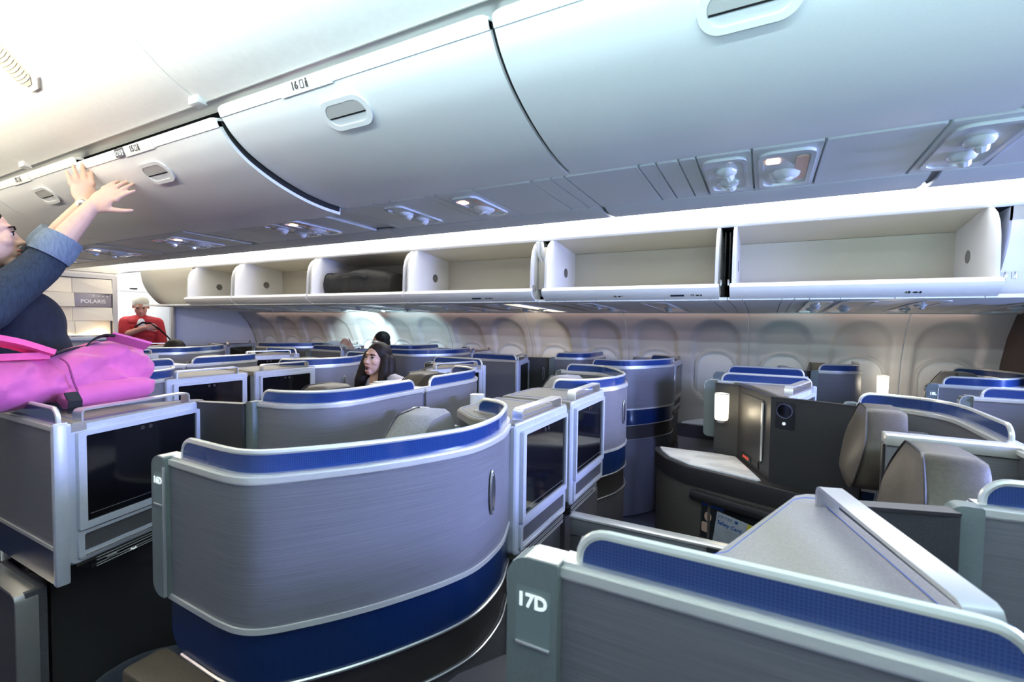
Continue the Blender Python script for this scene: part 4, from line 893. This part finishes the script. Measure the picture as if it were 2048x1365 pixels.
# ---------- person reaching up to the bin
P = empty('person', (-2.66, .60, 0), 'person in dark denim shirt with rolled cuffs, both arms raised to the bin door', 'person'); LM = local(P)
hm = hmtx((-2.69, .655, 1.765), (.30, .93, .16)); shN, shF = (-2.50, .60, 1.47), (-2.80, .67, 1.50)
elN, wrN, tpN = (-2.555, .775, 1.655), (-2.53, .938, 1.93), (-2.43, 1.02, 2.035); elF, wrF, tpF = (-2.735, .817, 1.70), (-2.585, .938, 1.948), (-2.665, .940, 2.15)
mN = wrist_mtx(wrN, tpN, (.85, -.3, .5), 1.08); mF = wrist_mtx(wrF, tpF, (.93, -.33, .1), 1.14)
sk = join(head_solids(hm), torso_solids((-2.66, .60, .98), (-2.66, .62, 1.36), shF, shN, (.13, .09)),
          limb([shN, elN, tuple(Vector(elN).lerp(Vector(wrN), .55)), wrN], [.050, .043, .040, .029]), limb([shF, elF, tuple(Vector(elF).lerp(Vector(wrF), .55)), wrF], [.050, .043, .039, .028]),
          hand_solids(mN, 1, (.14, .10, .2, .3), .06, .7), hand_solids(mF, 1, (.10, .06, .08, .12), .07, .75),
          limb([(-2.74, .60, .95), (-2.74, .62, .5), (-2.74, .57, .06)], [.085, .062, .042]), limb([(-2.58, .60, .95), (-2.58, .62, .5), (-2.58, .57, .06)], [.085, .062, .042]), limb([(-2.74, .56, .04), (-2.70, .72, .035)], [.042, .036]), limb([(-2.58, .56, .04), (-2.54, .72, .035)], [.042, .036]))
remesh('body', xf(sk, LM), .0048, 'skin2', P, 5); face_parts(P, LM @ hm, 'hair')
def lerp(a, b, t): return tuple(Vector(a).lerp(Vector(b), t))
sh = join(torso_solids((-2.66, .60, .95), (-2.66, .62, 1.36), shF, shN, (.165, .115)), limb([shN, lerp(shN, elN, .5), elN, lerp(elN, wrN, .30)], [.080, .074, .070, .060]), limb([shF, lerp(shF, elF, .5), elF, lerp(elF, wrF, .30)], [.078, .070, .064, .056]))
remesh('shirt', xf(sh, LM), .009, 'denim', P, 6)
for a, b, r in ((elN, wrN, .062), (elF, wrF, .057)):
    pts = [lerp(a, b, t) for t in (.16, .24, .34, .46)]; link('rolled_cuff', mkmesh('rolled_cuff', *xf(join(tube(pts, [r*1.12, r*1.18, r*1.16, r*1.08], 20)), LM), M['denimlt']), P)
jk = join(ico((-2.585, .735, 1.42), 1, 3, (.11, .13, .15)), ico((-2.57, .745, 1.25), 1, 3, (.12, .14, .24)), ico((-2.58, .72, 1.02), 1, 3, (.12, .13, .20)))
remesh('navy_jacket', xf(jk, LM), .012, 'navycl', P, 6)['label'] = 'navy jacket front'
remesh('hair', xf(xf(join(ico((0, -.025, .050), 1, 3, (.083, .100, .088)), ico((0, -.06, -.02), 1, 3, (.070, .055, .09))), hm), LM), .006, 'hairb', P, 4)
link('trousers', mkmesh('trousers', *xf(join(tube([(-2.745, .60, .98), (-2.74, .615, .5), (-2.74, .57, .10)], [.12, .09, .075], 16)), LM), M['navycl']), P); link('trousers', mkmesh('trousers', *xf(join(tube([(-2.575, .60, .98), (-2.58, .615, .5), (-2.58, .57, .10)], [.12, .09, .075], 16)), LM), M['navycl']), P)
d = (Vector(tpF)-Vector(wrF)).normalized(); w0 = Vector(wrF)-d*.012
wt = link('watch', mkmesh('watch', *xf(tube([w0-d*.010, w0+d*.010], [.034, .034], 18), LM), M['watch']), P); link('watch_case', mkmesh('watch_case', *xf(ico(w0+Vector((.028, -.024, .004)), .017, 2, (1, .8, 1)), LM), M['silver']), wt)
# ---------- man in red at the front
P = empty('person', (-7.58, 3.33, 0), 'white-haired man in a red shirt standing by the bulkhead, holding a bag strap', 'person'); LM = local(P)
fc = Vector((.90, -.42, -.42)); hm = hmtx((-7.585, 3.325, 1.615), fc, k=1.14); ax = Vector((.42, .90, 0)).normalized()  # his left = image right
shL = Vector((-7.60, 3.34, 1.385))+ax*.165; shR = Vector((-7.60, 3.34, 1.395))-ax*.165
elR = Vector((-7.62, 3.20, 1.24))-ax*.05; wrR = Vector((-7.36, 3.27, 1.325)); tpR = wrR+Vector((.03, .13, .03)); elL = shL+Vector((.02, .02, -.27))+ax*.02; wrL = elL+Vector((.20, -.11, -.07)); tpL = wrL+Vector((.08, -.10, -.02))
mR = wrist_mtx(wrR, tpR, (.9, -.3, .3), 1.1); mL = wrist_mtx(wrL, tpL, (.6, .2, .7), 1.1)
sk = join(head_solids(hm), torso_solids((-7.60, 3.34, .98), (-7.60, 3.34, 1.30), shL, shR, (.15, .10)), limb([shR, elR, wrR], [.055, .046, .032]), limb([shL, elL, wrL], [.055, .046, .032]), hand_solids(mR, 1, (.9, .9, .9, .9), .03, .4), hand_solids(mL, -1, (.6, .6, .6, .6), .05, .4),
          *[limb([(-7.60+ax.x*s, 3.34+ax.y*s, .95), (-7.58+ax.x*s, 3.33+ax.y*s, .5), (-7.60+ax.x*s, 3.34+ax.y*s, .05)], [.09, .07, .05]) for s in (-.09, .09)], *[limb([(-7.60+ax.x*s, 3.34+ax.y*s, .04), (-7.44+ax.x*s, 3.27+ax.y*s, .04)], [.045, .04]) for s in (-.09, .09)])
remesh('body', xf(sk, LM), .0065, 'skin3', P, 4); face_parts(P, LM @ hm, 'hairw')
remesh('shirt', xf(join(torso_solids((-7.60, 3.34, .92), (-7.60, 3.34, 1.30), shL, shR, (.185, .13)), limb([shR, lerp(shR, elR, .6), lerp(shR, elR, .9)], [.085, .080, .072]), limb([shL, lerp(shL, elL, .6), lerp(shL, elL, 1.0)], [.085, .082, .074])), LM), .010, 'red', P, 5)
link('undershirt', mkmesh('undershirt', *xf(ico((-7.505, 3.295, 1.375), 1, 3, (.045, .05, .075)), LM), M['tee']), P)
remesh('hair', xf(xf(join(ico((0, -.020, .050), 1, 3, (.084, .099, .090)), ico((0, -.05, 0), 1, 3, (.081, .06, .075))), hm), LM), .006, 'hairw', P, 3)
for s in (-.09, .09): link('trousers', mkmesh('trousers', *xf(tube([(-7.60+ax.x*s, 3.34+ax.y*s, .98), (-7.58+ax.x*s, 3.33+ax.y*s, .5), (-7.60+ax.x*s, 3.34+ax.y*s, .08)], [.13, .10, .085], 14), LM), M['navycl']), P)
S = empty('shoulder_strap', (-7.2, 3.45, 1.0), 'black bag strap slung across the red shirt down to the right', 'strap')
link('webbing', mkmesh('webbing', *xf(bar([(-7.47, 3.20, 1.33), (-7.42, 3.27, 1.395), (-7.36, 3.33, 1.385), (-7.28, 3.40, 1.31), (-7.20, 3.47, 1.20), (-7.12, 3.53, 1.08)], (.75, -.35, .5), .045, .006), Matrix.Translation((7.2, -3.45, -1.0))), M['strapk']), S)
# ---------- girl
P = empty('person', (-1.98, 2.10, .47), 'girl with long dark hair in a pale lilac shirt looking up, mouth open', 'person'); LM = local(P)
hm = hmtx((-2.005, 2.065, 1.232), (.05, -.99, .14), k=.80, roll=math.radians(-4)); ax = Vector((-.98, -.15, 0)).normalized()
shA = Vector((-1.985, 2.105, 1.085))-ax*.12; shB = Vector((-1.985, 2.105, 1.085))+ax*.12
sk = join(head_solids(hm, 1.), torso_solids((-1.97, 2.13, .55), (-1.98, 2.12, .95), shA, shB, (.10, .07)), *[limb([s, s+Vector((0, -.02, -.19))+ax*q, s+Vector((-.06, -.13, -.34))+ax*q], [.036, .030, .022]) for s, q in ((shA, -.03), (shB, .03))],
          *[hand_solids(wrist_mtx(s+Vector((-.06, -.13, -.34))+ax*q, s+Vector((-.07, -.25, -.38))+ax*q, (0, 0, 1), .75), z, (.3, .3, .3, .3), .06) for s, q, z in ((shA, -.03, 1), (shB, .03, -1))], *[limb([(-1.97+q, 2.13, .56), (-2.10+q, 1.88, .56), (-2.10+q, 1.86, .30)], [.065, .05, .035]) for q in (-.06, .06)])
remesh('body', xf(sk, LM), .0042, 'skin', P, 4); face_parts(P, LM @ hm, 'hair', 1., (-.2, .5))
remesh('shirt', xf(join(torso_solids((-1.97, 2.13, .53), (-1.98, 2.12, .95), shA, shB, (.118, .085)), *[limb([s, s+Vector((0, -.02, -.17))+ax*q], [.052, .046]) for s, q in ((shA, -.03), (shB, .03))]), LM), .007, 'lilac', P, 4)
hr = [ico((0, -.022, .048), 1, 3, (.086, .098, .086)), ico((0, -.055, -.03), 1, 3, (.078, .055, .10))]
hair = join(xf(join(*hr), hm), limb([tuple(hm @ Vector((.078, .005, .03))), tuple(hm @ Vector((.088, .015, -.07))), tuple(hm @ Vector((.095, .03, -.17))), tuple(hm @ Vector((.10, .035, -.25)))], [.030, .036, .036, .020], 10), limb([tuple(hm @ Vector((.062, -.05, 0))), tuple(hm @ Vector((.09, -.05, -.12))), tuple(hm @ Vector((.10, -.05, -.27)))], [.050, .056, .030], 10),
            limb([tuple(hm @ Vector((-.078, .0, .02))), tuple(hm @ Vector((-.090, .01, -.08))), tuple(hm @ Vector((-.098, .03, -.20)))], [.024, .030, .022], 10), limb([tuple(hm @ Vector((-.05, -.06, 0))), tuple(hm @ Vector((-.06, -.07, -.14))), tuple(hm @ Vector((-.05, -.06, -.28)))], [.050, .056, .03], 10))
hh = remesh('hair', xf(hair, LM), .005, 'hair', P, 4)
for k in range(26):
    a = -1.15+2.3*k/25; x0 = math.sin(a)*.088; y0 = -.02-math.cos(a)*.07+.035*abs(math.sin(a)); j = random.uniform(-.008, .008)
    link('hair_strand', mkmesh('hair_strand', *xf(xf(tube(spline([(x0*.85, y0, .05), (x0*1.08+j, y0-.01, -.04), (x0*1.15+j*2, y0-.004, -.15), (x0*1.15+j*3, y0+.012, -.24-.02*random.random())], 4), [.006, .006, .006, .006, .006, .006, .006, .006, .0055, .005, .004, .003, .002], 5), hm), LM), M['hair']), hh)
link('hair_clip', mkmesh('hair_clip', *xf(xf(ico((.01, .03, .130), 1, 2, (.022, .008, .006)), hm), LM), M['watch']), P)
# ---------- seated man with glasses by the window
P = empty('person', (-3.93, 4.14, .47), 'man with glasses seated by the bright window, hand raised over papers', 'person'); LM = local(P)
hm = hmtx((-3.945, 4.125, 1.205), (-.93, -.36, -.10), k=.98); sA, sB = Vector((-3.90, 3.96, .98)), Vector((-3.86, 4.30, .98))
wA = Vector((-4.24, 3.94, 1.175)); tA = wA+Vector((-.10, -.02, .06))
sk = join(head_solids(hm), torso_solids((-3.88, 4.13, .55), (-3.88, 4.13, .86), sA, sB, (.15, .10)), limb([sA, sA+Vector((-.12, -.05, -.10)), wA], [.05, .043, .030]), hand_solids(wrist_mtx(wA, tA, (-.2, -.5, .8)), 1, (.7, .7, .7, .7), .05, .6), limb([sB, sB+Vector((-.05, .02, -.28)), sB+Vector((-.28, -.05, -.34))], [.05, .043, .03]), hand_solids(wrist_mtx(sB+Vector((-.28, -.05, -.34)), sB+Vector((-.4, -.1, -.34)), (0, 0, 1)), -1),
          *[limb([(-3.88, 4.13+q, .56), (-4.30, 4.10+q, .56), (-4.33, 4.10+q, .12)], [.09, .07, .05]) for q in (-.10, .10)])
remesh('body', xf(sk, LM), .006, 'skin', P, 4); face_parts(P, LM @ hm, 'hairb')
remesh('shirt', xf(join(torso_solids((-3.88, 4.13, .53), (-3.88, 4.13, .86), sA, sB, (.18, .125)), limb([sA, sA+Vector((-.11, -.05, -.09))], [.07, .06]), limb([sB, sB+Vector((-.05, .02, -.24))], [.07, .06])), LM), .010, 'navycl', P, 4)
remesh('hair', xf(xf(join(ico((0, -.028, .055), 1, 3, (.083, .093, .082)), ico((0, -.065, -.01), 1, 3, (.072, .05, .085))), hm), LM), .006, 'hairb', P, 3)
gl = [tube([tuple(Vector((.031*s+.021*math.cos(a), .098, .004+.016*math.sin(a)))) for a in [k*math.pi/8 for k in range(16)]], .0022, 5, True) for s in (-1, 1)]+[tube([(.052*s, .094, .008), (.072*s, .06, .010), (.076*s, -.01, .004)], .0024, 5) for s in (-1, 1)]+[tube([(-.01, .1, .006), (.01, .1, .006)], .002, 5)]
link('glasses', mkmesh('glasses', *xf(xf(join(*gl), hm), LM), M['dark']), P)
t = empty('paper_sheet', (-4.28, 3.93, 1.15), 'white sheet of paper under the raised hand by the bright window', 'paper'); link('sheet', mkmesh('sheet', *xf(box(-.20, -.11, -.004, .15, .11, .0, .0), Matrix.Rotation(math.radians(20), 4, 'Y')), M['paper']), t)
# ---------- top of a dark-haired head further forward
P = empty('person', (-5.02, 2.47, .47), 'dark-haired head just showing above the suites in front of the man in red', 'person'); LM = local(P)
hm = hmtx((-5.02, 2.47, 1.115), (-1, .1, -.1)); sA, sB = Vector((-4.97, 2.30, .90)), Vector((-4.97, 2.64, .90))
remesh('body', xf(join(head_solids(hm), torso_solids((-4.95, 2.47, .55), (-4.96, 2.47, .78), sA, sB, (.15, .10)), *[limb([s, s+Vector((-.05, 0, -.25)), s+Vector((-.28, 0, -.30))], [.05, .043, .03]) for s in (sA, sB)]), LM), .007, 'skin', P, 4); face_parts(P, LM @ hm, 'hairb')
remesh('hair', xf(xf(join(ico((0, -.024, .055), 1, 3, (.088, .105, .088)), ico((0, -.06, -.02), 1, 3, (.075, .055, .09))), hm), LM), .006, 'hairb', P, 3)
remesh('shirt', xf(torso_solids((-4.95, 2.47, .53), (-4.96, 2.47, .78), sA, sB, (.18, .12)), LM), .012, 'navycl', P, 4)

# ================================================================== BAGS AND SMALL THINGS
B = empty('backpack', (-2.13, .70, 1.15), 'bright pink backpack lying on the console beside the raised rail', 'backpack'); LM = local(B)
def bag(sections, n=26, pw=2.6, jit=.006, seed=1):
    """loft of superellipse sections: (centre, half depth along x, half height)"""
    V = []; F = []
    for i, (c, a, b, lean) in enumerate(sections):
        for k in range(n):
            t = 2*math.pi*k/n; ct, st = math.cos(t), math.sin(t); x = abs(ct)**(2/pw)*math.copysign(1, ct)*a; z = abs(st)**(2/pw)*math.copysign(1, st)*b
            w = (noise.noise(Vector((c[0]+x*9, c[1]*11+z*9+seed, z*16)))+.5*noise.noise(Vector((x*22, c[1]*26-z*14+seed, z*30))))*jit; V.append((c[0]+x+lean*z+w, c[1]+w, c[2]+z+w))
    m = len(sections)
    for i in range(m-1):
        for k in range(n): F.append((i*n+k, i*n+(k+1) % n, (i+1)*n+(k+1) % n, (i+1)*n+k))
    F += [tuple(range(n))[::-1], tuple(range((m-1)*n, m*n))]
    return V, F
secs = []
pts = [(.26, .06, .05, 1.235), (.28, .10, .075, 1.235), (.34, .12, .085, 1.238), (.48, .125, .084, 1.240), (.60, .125, .080, 1.246), (.70, .13, .088, 1.252), (.78, .125, .096, 1.258), (.86, .122, .100, 1.264), (.92, .115, .096, 1.266), (.955, .09, .075, 1.264), (.968, .05, .045, 1.262)]
S = spline([Vector((y, a, b, z)).to_3d() if False else Vector((y, a, b)) for y, a, b, z in pts], 4); Z = spline([Vector((y, z, 0)) for y, a, b, z in pts], 4)
secs = [((-2.10-.14*(s.x-.3), s.x, z.y), s.y, s.z, -.15) for s, z in zip(S, Z)]
remesh('main_body', xf(bag(secs, 64, 2.5, .020), LM), .005, 'pink', B, 3)
pk = [((-1.985-.14*(y-.3), y, 1.195+.03*(y-.7)), a, b, 0) for y, a, b in ((.66, .03, .02), (.68, .05, .040), (.76, .055, .045), (.86, .055, .043), (.92, .05, .038), (.95, .03, .02))]
remesh('front_pocket', xf(bag(pk, 32, 2.6, .014, 3), LM), .006, 'pink', B, 4)
_bs = mat('bag seam', (.30, .04, .16), .8)
link('side_seam', mkmesh('side_seam', *xf(tube(spline([(-2.03, .66, 1.325), (-2.0, .67, 1.305), (-1.992, .68, 1.25), (-1.99, .69, 1.215)], 5), .003, 6), LM), _bs), B)
st = bar(spline([(-2.02, .18, 1.345), (-2.03, .34, 1.385), (-2.05, .46, 1.395), (-2.07, .56, 1.375), (-2.07, .65, 1.335)], 6), (.93, .1, .25), .065, .018)
link('shoulder_strap', mkmesh('shoulder_strap', *xf(st, LM), M['hotpink']), B)
link('carry_pad', mkmesh('carry_pad', *xf(bar(spline([(-2.10, .2, 1.320), (-2.10, .42, 1.325), (-2.09, .64, 1.325)], 6), (.95, .1, .2), .075, .022), LM), M['hotpink']), B)
link('webbing', mkmesh('webbing', *xf(bar(spline([(-2.07, .65, 1.332), (-2.13, .71, 1.340), (-2.17, .77, 1.346), (-2.17, .80, 1.35)], 6), (.8, .3, .5), .035, .006), LM), M['strapk']), B)
link('webbing', mkmesh('webbing', *xf(bar(spline([(-2.16, .77, 1.345), (-2.15, .79, 1.375), (-2.13, .815, 1.392), (-2.11, .84, 1.388)], 6), (.9, -.2, .2), .045, .006), LM), M['strapk']), B)
link('side_tab', mkmesh('side_tab', *xf(bar(spline([(-2.12, .83, 1.392), (-2.08, .875, 1.372), (-2.06, .925, 1.352)], 5), (.9, .1, .5), .05, .010), LM), M['pink']), B)
link('base_strap', mkmesh('base_strap', *xf(bar([(-1.968, .665, 1.215), (-1.945, .668, 1.19), (-1.955, .67, 1.15)], (0, 1, 0), .035, .006), LM), M['strapk']), B)
# duffel in the far bin
B = empty('duffel_bag', (-3.28, 3.25, 1.70), 'black duffel bag lying in the open far bin', 'bag'); LM = local(B)
V, F = bag([((x, 0, 0), a, b, 0) for x, a, b in ((0, .06, .05), (.02, .12, .09), (.08, .14, .10), (.25, .145, .105), (.40, .15, .118), (.60, .145, .110), (.78, .14, .100), (.85, .12, .085), (.87, .06, .04))], 26, 3.2, .012, 5)
V = [Vector((-3.72+v[0]-0*v[1]+0, 3.25, 1.80)) for v in V] if False else V
sec = [((0, 0, 0), 0, 0, 0)]
def bagx(rows, n=26, pw=3.2, jit=.010, seed=5):
    V = []; F = []
    for (x, a, b, zc) in rows:
        for k in range(n):
            t = 2*math.pi*k/n; ct, st_ = math.cos(t), math.sin(t); y = abs(ct)**(2/pw)*math.copysign(1, ct)*a; z = abs(st_)**(2/pw)*math.copysign(1, st_)*b; w = noise.noise(Vector((x*8+seed, y*8, z*9)))*jit
            V.append((x+w, 3.25+y+w, zc+z+w*.6))
    m = len(rows)
    for i in range(m-1):
        for k in range(n): F.append((i*n+k, i*n+(k+1) % n, (i+1)*n+(k+1) % n, (i+1)*n+k))
    return V, F+[tuple(range(n))[::-1], tuple(range((m-1)*n, m*n))]
rows = [(-3.715, .10, .07, 1.79), (-3.70, .13, .095, 1.797), (-3.62, .15, .105, 1.803), (-3.48, .15, .105, 1.803), (-3.44, .146, .100, 1.80), (-3.35, .155, .115, 1.812), (-3.20, .16, .120, 1.816), (-3.05, .155, .108, 1.806), (-2.93, .15, .098, 1.797), (-2.88, .12, .08, 1.79)]
remesh('bag_body', xf(bagx(rows), LM), .011, 'duffel', B, 4)
link('side_handle', mkmesh('side_handle', *xf(bar(spline([(-3.50, 3.085, 1.85), (-3.40, 3.07, 1.875), (-3.25, 3.07, 1.875), (-3.12, 3.085, 1.85)], 5), (0, .3, 1), .028, .006), LM), M['strapk']), B)
link('end_piping', mkmesh('end_piping', *xf(tube(spline([(-3.66, 3.10, 1.71), (-3.665, 3.09, 1.80), (-3.66, 3.12, 1.89), (-3.66, 3.25, 1.905)], 5), .006, 6), LM), M['strapk']), B)
# booklet beside the girl
t = empty('booklet', (-1.72, 1.92, 1.115), 'tan covered booklet resting on the shell beside the girl', 'booklet'); link('cover', mkmesh('cover', *xf(box(-.10, -.09, 0, .03, .09, .012, .002), Matrix.Rotation(math.radians(-18), 4, 'Z')), M['brownbook']), t); link('pages', mkmesh('pages', *xf(box(-.097, -.087, .012, .027, .087, .020, .001), Matrix.Rotation(math.radians(-18), 4, 'Z')), M['paper']), t)
# wrapped bedding on the 16D console
B = empty('bedding_pack', (-1.02, 1.40, .82), 'crumpled clear wrapped bedding on the console inside the 16D suite', 'bedding'); LM = local(B)
remesh('bundle', xf(join(ico((-1.04, 1.41, .93), 1, 3, (.09, .07, .12)), ico((-.98, 1.40, 1.02), 1, 3, (.06, .06, .07))), LM), .012, 'plastic', B, 2)
